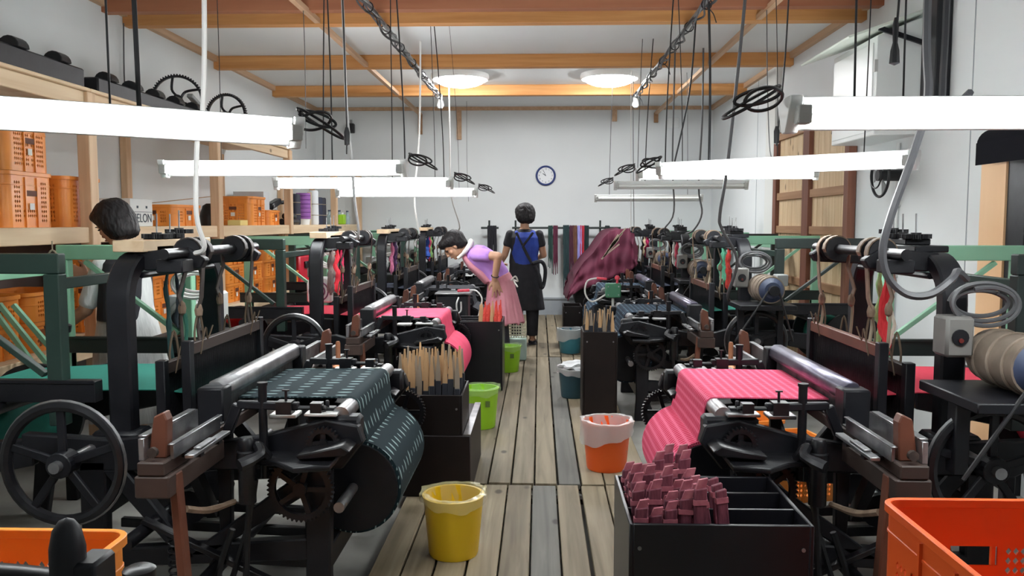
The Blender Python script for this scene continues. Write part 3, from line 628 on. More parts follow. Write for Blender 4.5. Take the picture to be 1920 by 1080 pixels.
        P('knob_post', MB().lathe([(.001, .42), (.03, .42), (.03, .56), (.034, .57), (.034, .60), (.027, .605), (.027, .64), (.020, .65), (.001, .65)], (.96, y - .20, 0), 18, False), IRON2)
        P('cast_shelf', MB().prism([(.66, y - .24), (.78, y - .27), (.86, y - .20), (1.0, y - .16), (1.04, y - .02), (.66, y - .02)], .545, .565, 'Z'), IRON2, bevel=.004)
        P('hand_lever', MB().tube([(.90, y - .16, .57), (.92, y - .20, .62), (.90, y - .24, .60), (.95, y - .30, .58)], [.02, .018, .018, .022], 8, 4), IRON2)
        P('slot_plate', MB().prism([(.60, .60), (.62, .585), (.78, .57), (.79, .585), (.63, .62)], y - .20, y - .08), IRON2, bevel=.004)
    for q in range(5): P('comb_rib', MB().box(.64 + q * .022, .65 + q * .022, -.60, -.53, .595 - q * .003, .606 - q * .003), BRASS)
    P('brake_handle', MB().tube([(.98, -.64, .12), (.96, -.66, .34), (.94, -.65, .50)], [.012, .012, .018], 8, 4), IRON2)
    P('copper_spindle', MB().lathe([(.001, .64), (.035, .64), (.038, .675), (.02, .69), (.012, .70), (.012, .79), (.008, .80), (.001, .80)], (X0 - .17, .62, 0), 14, False), BRASS)
    P('rocker_shaft', MB().cyl((1.12, -.80, .14), (1.12, .80, .14), .024), IRON2)
    P('tappet_shaft', MB().cyl((1.35, -.75, .30), (1.35, .75, .30), .024), IRON2)
    for y in (-.36, -.1, .3): P('tappet', MB().prism([(1.35 + (.09 + .04 * math.cos(2 * a)) * math.cos(a), .30 + (.09 + .04 * math.cos(2 * a)) * math.sin(a)) for a in [2 * PI * i / 24 for i in range(24)]], y - .015, y + .015), IRON2)
    for y in (-.3, 0., .25): P('treadle', MB().bar((.85, y, .06), (1.75, y, .10), .03, .04), IRON2, bevel=.003)
    P('link_rod', MB().bar((.9, -.58, .10), (1.35, -.62, .34), .02, .035, (0, 1, 0)), IRON2, bevel=.003)
    P('slotted_link', MB().tube([(.98, -.62, .30), (1.03, -.63, .14), (1.06, -.63, .10), (1.08, -.63, .15), (1.03, -.62, .31)], .012, 6, 3), IRON2)
    P('coil_spring', MB().tube([(1.25 + .02 * math.cos(a), -.60 + .02 * math.sin(a), .10 + .004 * a) for a in [i * .6 for i in range(75)]], .004, 5), IRON2)
    return root

def yarn(loom, s, y, col, z0=1.19, z1=.80, x=1.46, r=.014):
    m = mat('yarn_%d_%d_%d' % tuple(int(c * 99) for c in col), col, .9, 0, tuple(min(1, c * 1.7 + .01) for c in col), 30, .3, (3, 3, .3))
    pts = [(x, y, z0)] + [(x + random.uniform(-.012, .012), y + random.uniform(-.015, .015), z0 + (z1 - z0) * k / 6) for k in range(1, 7)]
    b = MB().tube(pts, [r * .6, r, r * .8, r * 1.2, r * .9, r * 1.1, r * .4], 7, 3)
    me = b.mesh('yarn_hank', s, (s * 1.2, 0, ZF), 0, True)
    return link('hanging_yarn', me, m, loom)

def dress(lm, cloth, roll, warp):
    for ch in lm.children:
        n = ch.name.split('.')[0]
        mm = {'cloth': cloth, 'cloth_roll': roll, 'warp': warp, 'warp_beam': warp}.get(n)
        if mm: ch.material_slots[0].link = 'OBJECT'; ch.material_slots[0].material = mm
L1 = make_loom(-1, 'black loom weaving dark teal cloth with pale dashes, woman in white smock behind it', 3.43)
LOOMS_L = [L1]
for yc, lb in ((6.12, 'black loom weaving plain pink cloth with white fan box behind its arch'), (8.52, 'black loom that the bending woman in pink apron works on'), (11.35, 'black loom against the back wall on the shelf side')):
    c = copy_tree(L1); c.location.y = yc; c['label'] = lb; LOOMS_L.append(c)
R1 = make_loom(1, 'black loom weaving pink lattice patterned cloth from red warp', 3.47)
LOOMS_R = [R1]
for yc, lb in ((6.50, 'black loom with dark blue cloth roll and blue-capped motor'), (8.92, 'black loom with green control box between blue roll loom and covered loom'), (11.32, 'black loom partly covered by a maroon cloth')):
    c = copy_tree(R1); c.location.y = yc; c['label'] = lb; LOOMS_R.append(c)
dress(LOOMS_L[0], IKAT, IKAT, GREENWARP); dress(LOOMS_L[1], PINKPLAIN, PINKPLAIN, REDWARP); dress(LOOMS_L[2], DARKPLAIN, DARKPLAIN, NAVYWARP); dress(LOOMS_L[3], DARKPLAIN, DARKPLAIN, NAVYWARP)
dress(LOOMS_R[0], PINKLAT, PINKLAT, REDWARP); dress(LOOMS_R[1], BLUECLOTH, BLUECLOTH, GREENWARP); dress(LOOMS_R[2], BLUECLOTH, BLUECLOTH, NAVYWARP); dress(LOOMS_R[3], DARKPLAIN, DARKPLAIN, NAVYWARP)
yarn(L1, -1, -.12, (.015, .05, .05), z1=.78, r=.010); yarn(L1, -1, .02, (.03, .14, .10), z1=.80, r=.008); yarn(L1, -1, -.05, (.02, .03, .04), z1=.95, r=.008)
yarn(LOOMS_L[1], -1, .0, (.75, .03, .05), z1=.85, r=.022); yarn(LOOMS_L[1], -1, -.16, (.22, .16, .15), z1=.86, r=.026); yarn(LOOMS_L[1], -1, .14, (.55, .03, .10), z1=.92)
yarn(LOOMS_L[2], -1, -.1, (.62, .18, .32), z1=.86, r=.02); yarn(LOOMS_L[2], -1, .08, (.10, .05, .14), z1=.88, r=.03); yarn(LOOMS_L[2], -1, .2, (.3, .3, .33), z1=.88, r=.02)
yarn(LOOMS_L[3], -1, -.2, (.03, .08, .35), z1=.90, r=.03); yarn(LOOMS_L[3], -1, -.05, (.35, .04, .09), z1=.86, r=.03); yarn(LOOMS_L[3], -1, .1, (.16, .30, .10), z1=.88, r=.03)
yarn(R1, 1, .05, (.80, .04, .05), z1=.72, r=.020); yarn(R1, 1, .11, (.30, .50, .22), z1=.82, r=.014); yarn(R1, 1, -.02, (.75, .62, .50), z1=.86, r=.008)
yarn(LOOMS_R[1], 1, -.1, (.55, .05, .04), z1=.86, r=.022); yarn(LOOMS_R[1], 1, .1, (.12, .45, .28), z1=.90, r=.03)
yarn(LOOMS_R[2], 1, -.12, (.45, .05, .09), z1=.90, r=.02); yarn(LOOMS_R[2], 1, .1, (.5, .52, .48), z1=.92, r=.02)
yarn(LOOMS_R[3], 1, -.12, (.45, .02, .10), z1=.90, r=.03); yarn(LOOMS_R[3], 1, .1, (.55, .42, .28), z1=.92, r=.03)

# ------------------------------------------------------------------ orange crates
def panel(m, org, ux, uz, nx, nz, th, hole):
    """perforated panel: nx by nz cells, diamond holes where hole(i,j); ux, uz are the full edge vectors"""
    o = Vector(org); ux = Vector(ux) / nx; uz = Vector(uz) / nz; nn = ux.cross(uz).normalized() * th
    for i in range(nx):
        for j in range(nz):
            c = [o + ux * (i + a) + uz * (j + b) for a, b in ((0, 0), (1, 0), (1, 1), (0, 1))]
            hk = hole(i, j)
            if hk == 2 and hk is not True: continue
            if hk:
                k = .40; e = [o + ux * (i + .5 + a * k) + uz * (j + .5 + b * k) for a, b in ((0, -1), (1, 0), (0, 1), (-1, 0))]
                v = c + e; v2 = [p + nn for p in v]
                fs = [(0, 1, 4), (1, 5, 4), (1, 2, 5), (2, 6, 5), (2, 3, 6), (3, 7, 6), (3, 0, 7), (0, 4, 7)]
                fs += [tuple(8 + q for q in f[::-1]) for f in fs] + [(4, 5, 13, 12), (5, 6, 14, 13), (6, 7, 15, 14), (7, 4, 12, 15)]
                m.add(v + v2, fs)
            else: m.add(c + [p + nn for p in c], [(0, 1, 2, 3), (7, 6, 5, 4)])
    a, b, c, d = o, o + ux * nx, o + ux * nx + uz * nz, o + uz * nz
    return m
def rrect(w, d, r, n=5):
    P = []
    for cx, cy, a0 in ((w / 2 - r, d / 2 - r, 0), (-w / 2 + r, d / 2 - r, PI / 2), (-w / 2 + r, -d / 2 + r, PI), (w / 2 - r, -d / 2 + r, 1.5 * PI)):
        P += [(cx + r * math.cos(a0 + PI / 2 * i / n), cy + r * math.sin(a0 + PI / 2 * i / n)) for i in range(n + 1)]
    return P
def ringwall(m, outer, inner, z0, z1):
    n = len(outer); v = [(x, y, z) for z in (z0, z1) for lst in (outer, inner) for x, y in lst]
    fs = []
    for i in range(n):
        j = (i + 1) % n
        fs += [(i, j, 2 * n + j, 2 * n + i), (n + j, n + i, 3 * n + i, 3 * n + j), (2 * n + i, 2 * n + j, 3 * n + j, 3 * n + i), (j, i, n + i, n + j)]
    return m.add(v, fs)
def make_crate(w, d, h, label, style, M=ORANGE, lab=True):
    g = thing('plastic_crate', label, 'crate')
    c = .05
    obj('rim', ringwall(ringwall(MB(), rrect(w, d, c), rrect(w - .03, d - .03, c - .015), h - .022, h), rrect(w - .012, d - .012, c), rrect(w - .02, d - .02, c - .005), h - .075, h - .066), M, g, .002)
    obj('base', MB().prism(rrect(w - .03, d - .03, c - .01), .0, .008, 'Z'), M, g)
    full = rrect(w - .016, d - .016, c); inn = rrect(w - .026, d - .026, c - .005)
    n = 6
    for q in range(4):
        m = MB(); o_ = full[q * n:(q + 1) * n]; i_ = inn[q * n:(q + 1) * n]
        m.prism(o_ + i_[::-1], .0, h - .02, 'Z'); obj('corner_post', m, M, g)
    W2, D2 = (w - .016) / 2, (d - .016) / 2
    for ln, o_, ux in ((w, (-W2 + c, -D2, 0), (2 * W2 - 2 * c, 0, 0)), (w, (W2 - c, D2, 0), (-2 * W2 + 2 * c, 0, 0)), (d, (W2, -D2 + c, 0), (0, 2 * D2 - 2 * c, 0)), (d, (-W2, D2 - c, 0), (0, -2 * D2 + 2 * c, 0))):
        nx = max(10, int(ln / .024)); nz = max(5, int(h / .026))
        def hole(i, j):
            if j in (0, nz - 1): return False
            if style == 'mesh': return 1 <= i < nx - 1 and i != nx // 2 and j < nz - 2
            if style == 'strip': return (1 <= i <= 3 or nx - 4 <= i <= nx - 2) and j < nz - 1 or (2 <= j <= 3 and 5 <= i <= nx - 6)
            if style == 'low': return (1 <= i <= 3 or nx - 4 <= i <= nx - 2) and 1 <= j < nz - 1
            if style == 'big': return 2 if 6 <= i <= nx - 7 and nz - 6 <= j <= nz - 5 else (2 <= i <= 4 or nx - 5 <= i <= nx - 3) and nz - 7 <= j <= nz - 5 or 3 <= i <= nx - 4 and 2 <= j <= 5 and i % 6
        me = panel(MB(), o_, ux, (0, 0, h - .021), nx, nz, -.0045, hole).mesh('side_panel', weld=True)
        sp = link('side_panel', me, M, g)
        # stiffening ribs
        u = Vector(ux).normalized(); nr = u.cross(Vector((0, 0, 1)))
        for f in (.34, .66):
            p = Vector(o_) + Vector(ux) * f; obj('rib', MB().bar(p + nr * .003, p + nr * .003 + Vector((0, 0, h - .03)), .010, .010, nr), M, sp)
        p = Vector(o_) + Vector(ux) * .5 + nr * .0045 + Vector((0, 0, h - .115 if h > .2 else h - .06)); (style != 'big') and obj('handle_slot', MB().bar(p - u * .045, p + u * .045, .004, .03, (0, 0, 1)), mat('dark_slot', (.12, .03, .01), .7), sp)
        if lab and h > .1:
            p = Vector(o_) + Vector(ux) * .5 + nr * .006 + Vector((0, 0, h * .38)); obj('paper_label', MB().bar(p - u * .02, p + u * .02, .002, .035, (0, 0, 1)), PAPER, sp)
    return g
def put(proto, label, loc, rz=0, first=[]):
    if proto.name in first: o = copy_tree(proto)
    else: first.append(proto.name); o = proto
    o.location = loc; o.rotation_euler = (0, 0, rz); o['label'] = label; o['group'] = 'orange plastic crates'
    return o
TALL = make_crate(.38, .44, .30, 'x', 'strip')
MESH = make_crate(.38, .44, .28, 'x', 'mesh')
LOW = make_crate(.38, .46, .165, 'x', 'low')
SMALL = make_crate(.30, .36, .155, 'x', 'low')
ZS, ZL = 1.362, .672
put(TALL, 'tall orange crate at the shelf end under a mesh-sided crate', (-2.95, 4.44, ZS))
put(MESH, 'mesh-sided orange crate topmost on the tall crates of the long shelf', (-2.95, 4.43, ZS + .302), .06)
put(SMALL, 'small orange crate with a paper label before the tall shelf crates', (-2.935, 3.98, ZS))
put(TALL, 'tall orange crate behind the first shelf post', (-2.95, 4.97, ZS), .05)
put(LOW, 'low orange crate holding cardboard, next to the white printed box', (-2.95, 6.48, ZS), -.05)
put(MESH, 'mesh-sided orange crate on the shelf past the second post', (-2.95, 8.12, ZS))
put(SMALL, 'small orange crate beside the black stored tools', (-2.92, 8.66, ZS))
under = [(4.10, 2), (4.62, 2), (5.50, 3), (6.00, 3), (6.52, 2), (7.45, 3), (7.98, 2), (8.50, 3), (9.25, 1)]
spot = ['below the shelf end', 'below the first shelf post', 'below the white printed box', 'behind the woman in the white smock', 'below the low crate of cardboard', 'past the second shelf post', 'below the mesh-sided shelf crate', 'before the third shelf post', 'beside the red cooler']
for (y, n), w in zip(under, spot):
    for k in range(n):
        lv = {1: ('',), 2: ('lower', 'upper'), 3: ('bottom', 'middle', 'top')}[n][k]
        put(LOW, ('%s orange crate in the stack %s' % (lv, w)).strip() if n > 1 else 'single orange crate on the low shelf %s' % w, (-2.95 + random.uniform(-.01, .01), y, ZL + k * .168), random.uniform(-.04, .04))
BIG = make_crate(.47, .62, .372, 'x', 'big', ORANGE2, False)
put(BIG, 'lower deep orange crate under the large one before the pink lattice loom', (1.103, 1.79, ZF))
put(BIG, 'large deep orange crate stacked in front of the pink lattice loom', (1.105, 1.79, ZF + .376), .0)
BIGM = make_crate(.47, .42, .372, 'x', 'mesh', ORANGE, False)
put(BIGM, 'lower orange mesh crate beside the dark teal cloth loom', (-1.165, 1.61, ZF))
put(BIGM, 'orange mesh crate stacked beside the dark teal cloth loom, dark levers before it', (-1.16, 1.61, ZF + .376))
for x, y, lb in ((1.37, 4.45, 'orange crate on the floor just beyond the pink lattice loom'), (1.25, 5.05, 'orange crate on the floor nearer the dark blue cloth loom')):
    put(MESH, lb, (x, y, ZF), .2)
    
# ------------------------------------------------------------------ the shelf along the left wall
sf = thing('storage_shelf', 'long pale pine shelf rack along the left wall', 'shelf', (-3.0, 7.5, ZF))
def SH(name, m, mt, lab=None):
    o = link(name, m.mesh(name, 1, (-3.0, 7.5, ZF), .004, False), mt, sf); return o
ys = [2.9, 4.90, 6.87, 8.86, 10.85, 12.35]
for i, y in enumerate(ys):
    SH('post', MB().box(-2.735, -2.66, y - .045, y + .045, ZF, 2.16), PINEZ); SH('back_post', MB().box(XL + .005, XL + .06, y - .3, y - .22, ZF, 2.10), PINEZ)
    if i < len(ys) - 1:
        y1 = ys[i + 1]
        SH('front_beam', MB().box(-2.72, -2.68, y + .046, y1 - .046, 1.268, 1.362), PINE)
        SH('shelf_board', MB().box(XL + .01, -2.722, y, y1 - .004, 1.335, 1.360), PINE)
        SH('low_beam', MB().box(-2.72, -2.68, y + .046, y1 - .046, .58, .672), PINE)
        SH('low_board', MB().box(XL + .01, -2.722, y, y1 - .004, .645, .670), PINE)
        SH('shade_panel', MB().box(XL + .002, XL + .009, y, y1 - .004, ZF, 1.33), SHADE)  # thin dark sheet standing in for shadow below the shelf
        if i < 3:
            SH('top_board', MB().box(XL + .01, -2.66, y, y1 - .004, 2.162, 2.182), PINE)
            SH('top_beam', MB().box(-2.72, -2.68, y + .046, y1 - .046, 2.07, 2.16), PINE)
# stored castings on the top shelf
for k, (y0, y1, x, z, h) in enumerate(((3.0, 5.0, -2.80, 2.185, .13), (4.0, 6.2, -2.95, 2.185, .10), (5.15, 6.9, -2.80, 2.185, .11))):
    g = thing('stored_iron_beam', ('long black iron beam lying at the end of the top shelf', 'black iron beam lying by the wall on the top shelf', 'black iron beam lying before the stored gears')[k], 'machine part', (x, (y0 + y1) / 2, z))
    L = (y1 - y0) / 2
    obj('web', MB().box(-.05, .05, -L, L, 0, h), IRON, g, .01)
    for q in range(5): y = -L + .2 + q * (2 * L - .4) / 4; obj('lug', MB().prism(arc(0, h, .06, 0, PI, 8), y - .05, y + .05), IRON2, g, .004)
for y, x, lb, tl in ((6.75, -2.95, 'spoked iron gear standing among beams on the top shelf', .25), (7.75, -2.93, 'spoked iron gear standing alone on the top shelf', -.1)):
    g = thing('stored_gear', lb, 'gear', (x, y, 2.183), tl)
    obj('gear_rim', MB().gear((0, 0, .205), (0, 1, 0), .205, .03, 56, .011, 0, .016, .04), IRON2, g)
    for k in range(5):
        a = 2 * PI * k / 5 + .5; p = [(.03 * math.cos(a), 0, .205 + .03 * math.sin(a)), (.09 * math.cos(a + .3), 0, .205 + .09 * math.sin(a + .3)), (.18 * math.cos(a), 0, .205 + .18 * math.sin(a))]
        obj('spoke', MB().tube(p, .011, 6, 4), IRON2, g)
g = thing('stored_casting', 'grey iron bracket leaning between the stored gears', 'machine part', (-2.85, 7.2, 2.183))
obj('arm', MB().bar((0, -.45, .24), (0, .1, .06), .05, .035), GREY, g, .006); obj('drum', MB().cyl((-.1, .1, .09), (.1, .1, .09), .09, n=18), IRON2, g); obj('foot', MB().box(-.06, .06, -.02, .05, 0, .1), IRON, g, .006)
# things on the long shelf
g = thing('printed_carton', 'white melon carton with dark lettering on the shelf', 'box', (-2.92, 5.66, ZS))
obj('carton', MB().box(-.17, .17, -.16, .16, 0, .19), mat('white_card', (.70, .71, .69), .7), g, .003)
def text(body, size, parent, loc, rot, m, name='lettering'):
    cu = bpy.data.curves.new(name, 'FONT'); cu.body = body; cu.size = size; cu.align_x = 'CENTER'; cu.align_y = 'CENTER'; cu.extrude = .0008
    to = bpy.data.objects.new(name, cu); me = bpy.data.meshes.new_from_object(to); bpy.data.objects.remove(to); me.materials.clear(); me.materials.append(None)
    return link(name, me, m, parent, loc, rot)
INK = mat('dark_print', (.02, .03, .05), .7)
text('MELON', .085, g, (.1712, 0, .055), (R(90), 0, R(90)), INK); obj('printed_line', MB().box(.1700, .1714, -.15, .15, .098, .101), INK, g)
for y in (-.06, .07): obj('printed_mark', MB().box(.1700, .1714, y - .012, y + .012, .125, .142), INK, g)
text('MELON', .085, g, (0, -.1612, .055), (R(90), 0, 0), INK)
tag(obj('cardboard_sheet', MB().bar((-.2, -.12, .17), (.22, .16, .235), .22, .006, (0, 0, 1)), CARD, loc=(-2.90, 6.5, ZS)), 'folded cardboard sheet sticking out of the low orange crate', 'cardboard')
tag(obj('yellow_pad', MB().box(-.06, .06, -.1, .1, 0, .05), mat('yellow_paper', (.8, .62, .22), .7), None, .004, loc=(-2.80, 7.62, ZS)), 'small yellow pad on the shelf edge before the mesh crate', 'pad')
tag(obj('black_pouch', MB().lathe([(.001, 0), (.07, 0), (.08, .08), (.05, .17), (.02, .19), (.001, .19)], (0, 0, 0), 12, False), RUBBER, loc=(-2.84, 7.05, ZS)), 'black cloth pouch standing by the second shelf post', 'pouch')
g = thing('white_carton', 'plain pale carton behind the mesh-sided shelf crate', 'box', (-3.1, 8.965, ZS)); obj('carton', MB().box(-.2, .13, -.095, .095, 0, .36), mat('pale_card', (.6, .62, .64), .7), g, .004); obj('flap', MB().box(-.2, .13, -.1, -.095, .2, .36), mat('pale_card', (.6, .62, .64), .7), g)
g = thing('tool_head', 'black drill-like tool head standing on the shelf', 'tool', (-2.98, 9.24, ZS)); obj('stand', MB().cyl((0, 0, .0), (0, 0, .17), .03), IRON, g); obj('head', MB().bar((.0, -.16, .20), (0, .16, .27), .08, .07), IRON2, g, .012); obj('chuck', MB().cyl((0, .14, .25), (.05, .24, .26), .022), IRON, g); obj('lens', MB().cyl((.03, -.12, .21), (.045, -.12, .21), .018), STEEL, g)
for k, (x, z) in enumerate(((-2.765, 0), (-2.836, 0), (-2.80, .061))): tag(obj('spare_roller', MB().cyl((0, -.17, .035), (0, .17, .035), .034, n=14).cyl((0, -.20, .035), (0, .20, .035), .014, n=10), IRON2, loc=(x, 9.22, ZS + z)), 'short dark spare roller piled on the shelf edge', 'roller', 'spare rollers on the shelf')
g = thing('thread_cone_stack', 'tall purple yarn package with white base on the shelf', 'yarn', (-2.85, 9.95, ZS)); obj('yarn_body', MB().lathe([(.001, .07), (.085, .07), (.085, .38), (.001, .38)], n=20, close=False), mat('purple_yarn', (.27, .09, .36), .8, 0, (.35, .14, .44), 30, .2, (.3, .3, 3)), g); obj('base_cup', MB().lathe([(.001, 0), (.07, 0), (.08, .07), (.001, .07)], n=20, close=False), WHITE, g)
for k in range(6): obj('band', MB().ring((0, 0, .1 + k * .05), (0, 0, 1), .086, .003, 20, 5), mat('deep_purple', (.12, .03, .18), .8), g)
for k, (y, h, c, nm, lb) in enumerate(((9.62, .36, (.03, .03, .05), 'dark_bolt', 'dark rolled bundle left of the purple yarn package'), (10.18, .40, (.65, .5, .33), 'wood_slat', 'pale wooden slat leaning on the shelf'), (10.42, .43, (.75, .78, .8), 'white_pipe', 'white pipe standing on the shelf'), (10.62, .35, (.025, .03, .06), 'navy_bolt', 'navy rolled bundle with pale ties'), (10.80, .35, (.03, .03, .045), 'black_bolt', 'black rolled bundle at the last shelf post'))):
    g = thing(nm, lb, 'bundle', (-2.85, y, ZS)); mm = mat(nm, c, .7)
    if 'slat' in nm: obj('slat', MB().bar((0, 0, 0), (.0, .05, h), .05, .02), mm, g, .002); obj('slat', MB().bar((-.06, 0.05, 0), (-.06, .09, h - .02), .05, .02), mm, g, .002)
    else:
        obj('roll', MB().lathe([(.001, 0), (.055, 0), (.06, .02), (.058, h - .02), (.05, h), (.001, h)], n=14, close=False), mm, g)
        for z in (.12, .26): obj('tie', MB().ring((0, 0, z), (0, 0, 1), .060, .004, 14, 5), ROPE, g)
GLASS = mat('bottle_glass', (.45, .58, .60), .12, 0, alpha=.75)
for k, y in enumerate((11.28, 11.42, 11.72, 12.0, 12.2)):
    g = thing('glass_bottle', 'clear glass bottle near the green one on the shelf', 'bottle', (-2.84 - .07 * (k % 2), y, ZS), group='glass bottles on the shelf')
    obj('body', MB().lathe([(.001, 0), (.038, 0), (.04, .02), (.04, .11), (.016, .15), (.016, .18), (.001, .18)], n=16, close=False), GLASS, g); obj('cap', MB().cyl((0, 0, .18), (0, 0, .20), .018), BLUEPAINT, g)
g = thing('green_bottle', 'lime green plastic bottle among clear ones on the shelf', 'bottle', (-2.78, 11.62, ZS)); obj('body', MB().box(-.045, .045, -.06, .06, 0, .14), mat('lime_plastic', (.35, .66, .03), .4), g, .012); obj('cap', MB().cyl((0, 0, .14), (0, 0, .165), .02), WHITE, g)
g = thing('red_cooler', 'red cooler box with white lid under the shelf', 'box', (-2.96, 9.75, ZL)); obj('body', MB().box(-.19, .19, -.26, .26, 0, .33), mat('red_plastic', (.62, .02, .045), .4), g, .02); obj('lid', MB().box(-.2, .2, -.27, .27, .331, .385), WHITE, g, .015); obj('handle', MB().box(.191, .215, -.1, .1, .18, .26), RUBBER, g, .006)

# ------------------------------------------------------------------ boxes of bobbins and strips
def open_box(label, x0, x1, y0, y1, h, mt, div=0, z0=0.0, plinth=0, fl=.012):
    g = thing('bobbin_box', label, 'box', ((x0 + x1) / 2, (y0 + y1) / 2, z0)); w, d = (x1 - x0) / 2, (y1 - y0) / 2; t = .012
    for nm, b in (('side', MB().box(-w, -w + t, -d, d, 0, h)), ('side', MB().box(w - t, w, -d, d, 0, h)), ('side', MB().box(-w + t, w - t, -d, -d + t, 0, h)), ('side', MB().box(-w + t, w - t, d - t, d, 0, h)), ('bottom', MB().box(-w + t, w - t, -d + t, d - t, fl - .012, fl))): obj(nm, b, mt, g, .0025)
    for k in range(div):
        y = -d + (k + 1) * 2 * d / (div + 1); obj('divider', MB().box(-w + t, w - t, y - .005, y + .005, fl, h - .006), mt, g, .0015)
    for x, y in ((-w + .03, -d - .001), (w - .03, -d - .001)): obj('screw', MB().cyl((x, y, h - .07), (x, y - .003, h - .07), .006, n=8), STEEL, g)
    if plinth: obj('plinth', MB().box(-w, w + .04, -d - .01, d + .35, 0, plinth), mt, g, .004); obj('plinth_cap', MB().box(w + .005, w + .04, -d, d + .35, plinth, plinth + .006), STEEL, g)
    return g
open_box('black divided box full of maroon tied strips on the plank floor', .258, .78, 2.30, 2.76, .535, BLACKBOX, 2, fl=.195)
open_box('dark box of tan pointed bobbins by the dark teal cloth loom', -.74, -.385, 4.10, 4.50, .52, BROWNBOX, 0, 0, .315, .33)
open_box('black box of red bobbins by the plain pink cloth loom', -.705, -.300, 6.75, 7.18, .575, BLACKBOX, 2, fl=.335)
open_box('dark box of bobbins by the dark blue cloth loom', .31, .555, 5.80, 6.12, .62, BROWNBOX, 0, fl=.395)
open_box('small brown box between the teal bins and covered loom', .27, .48, 9.15, 9.55, .46, BROWNBOX, 0)
def bobbin(label, group, loc, lean, az, L, kind, cols):
    g = thing('bobbin', label, 'bobbin', loc, az, group); g.rotation_euler = (lean, 0, az)
    if kind == 'slat':
        obj('stick', MB().prism([(-.013, 0), (.013, 0), (.012, L * .72), (.006, L * .90), (.004, L), (-.004, L), (-.006, L * .90), (-.012, L * .72)], -.004, .004), cols[0], g)
        obj('winding', MB().box(-.0145, .0145, -.009, .009, L * .05, L * random.uniform(.45, .72)), cols[1], g, .003)
    else:
        w = .019; obj('strip', MB().prism([(-w, 0), (w, 0), (w * .95, L * .9), (w * 1.1, L), (-w * .9, L * .985), (-w * .95, L * .9)], -.009, .009), cols[0], g, .003); obj('band', MB().box(-w - .002, w + .002, -.0105, .0105, L * .88, L * .915), cols[1], g); obj('tail', MB().prism([(-w * .7, L * .985), (w * .9, L), (w * 1.2, L * 1.06), (-w * .2, L * 1.05)], -.005, .006), cols[1], g)
TAN = mat('tan_wood', (.55, .34, .17), .6); TAN2 = mat('grey_tan_wood', (.30, .24, .18), .6); DARKTH = mat('dark_thread', (.015, .017, .025), .8); REDTH = mat('red_thread', (.62, .04, .035), .8, 0, (.78, .12, .08), 60)
MAR = mat('maroon_strip', (.075, .010, .024), .7, 0, (.20, .045, .07), 28, .3, (3, 3, .5)); MAR2 = mat('pale_maroon_end', (.30, .07, .10), .7, 0, (.48, .16, .19), 30)
for k in range(40):
    x = -.725 + .325 * ((k % 10) + .5) / 10 + random.uniform(-.001, .001); y = 4.14 + .085 * (k // 10) + random.uniform(-.004, .004)
    bobbin('pointed tan bobbin standing in the dark box by the teal cloth', 'tan bobbins', (x, y, .333), R(random.uniform(-8, 1)), R(random.uniform(-5, 5)), random.uniform(.36, .42), 'slat', (TAN if k % 3 else TAN2, DARKTH))
for k in range(24):
    x = -.502 + .186 * ((k % 6) + .5) / 6; y = 6.79 + .085 * (k // 6)
    bobbin('red wound bobbin leaning in the black box by the pink cloth', 'red bobbins', (x, y, .34), R(random.uniform(-7, 1)), R(random.uniform(-4, 4)), random.uniform(.34, .39), 'slat', (TAN if k % 3 == 0 else REDTH, REDTH))
for k in range(28):
    x = .325 + .215 * ((k % 7) + .5) / 7; y = 5.84 + .07 * (k // 7)
    bobbin('grey tipped bobbin standing in the box by the blue cloth', 'grey tipped bobbins', (x, y, .40), R(random.uniform(-6, 1)), R(random.uniform(-3, 3)), random.uniform(.33, .39), 'slat', ((TAN, TAN2, DARKTH)[k % 3], DARKTH))
for k in range(45):
    c, rw = k % 5, k // 5
    x = .296 + .043 * c + .004 * (rw % 2); y = 2.335 + .043 * rw
    g_ = bobbin('maroon tied strip standing in the black divided box', 'maroon strips', (x, y, .20), R(random.uniform(-3.5, .5)), R(random.uniform(-7, 7)), random.uniform(.34, .44), 'strip', (MAR, MAR2))
for k in range(6):
    g = thing('bobbin', 'maroon tied strip leaning out over the divider of the black box', 'bobbin', (.535 + .030 * (k % 2), 2.345 + .055 * (k // 2), .21 + .012 * (k % 2)), 0, 'leaning maroon strips'); g.rotation_euler = (R(-3), R(-9 + 4 * (k % 2)), R(10))
    L = .40; w = .016; obj('strip', MB().prism([(-w, 0), (w, 0), (w, L), (-w, L * .985)], -.007, .007), MAR, g, .002); obj('band', MB().box(-w - .002, w + .002, -.009, .009, L * .9, L * .94), MAR2, g)

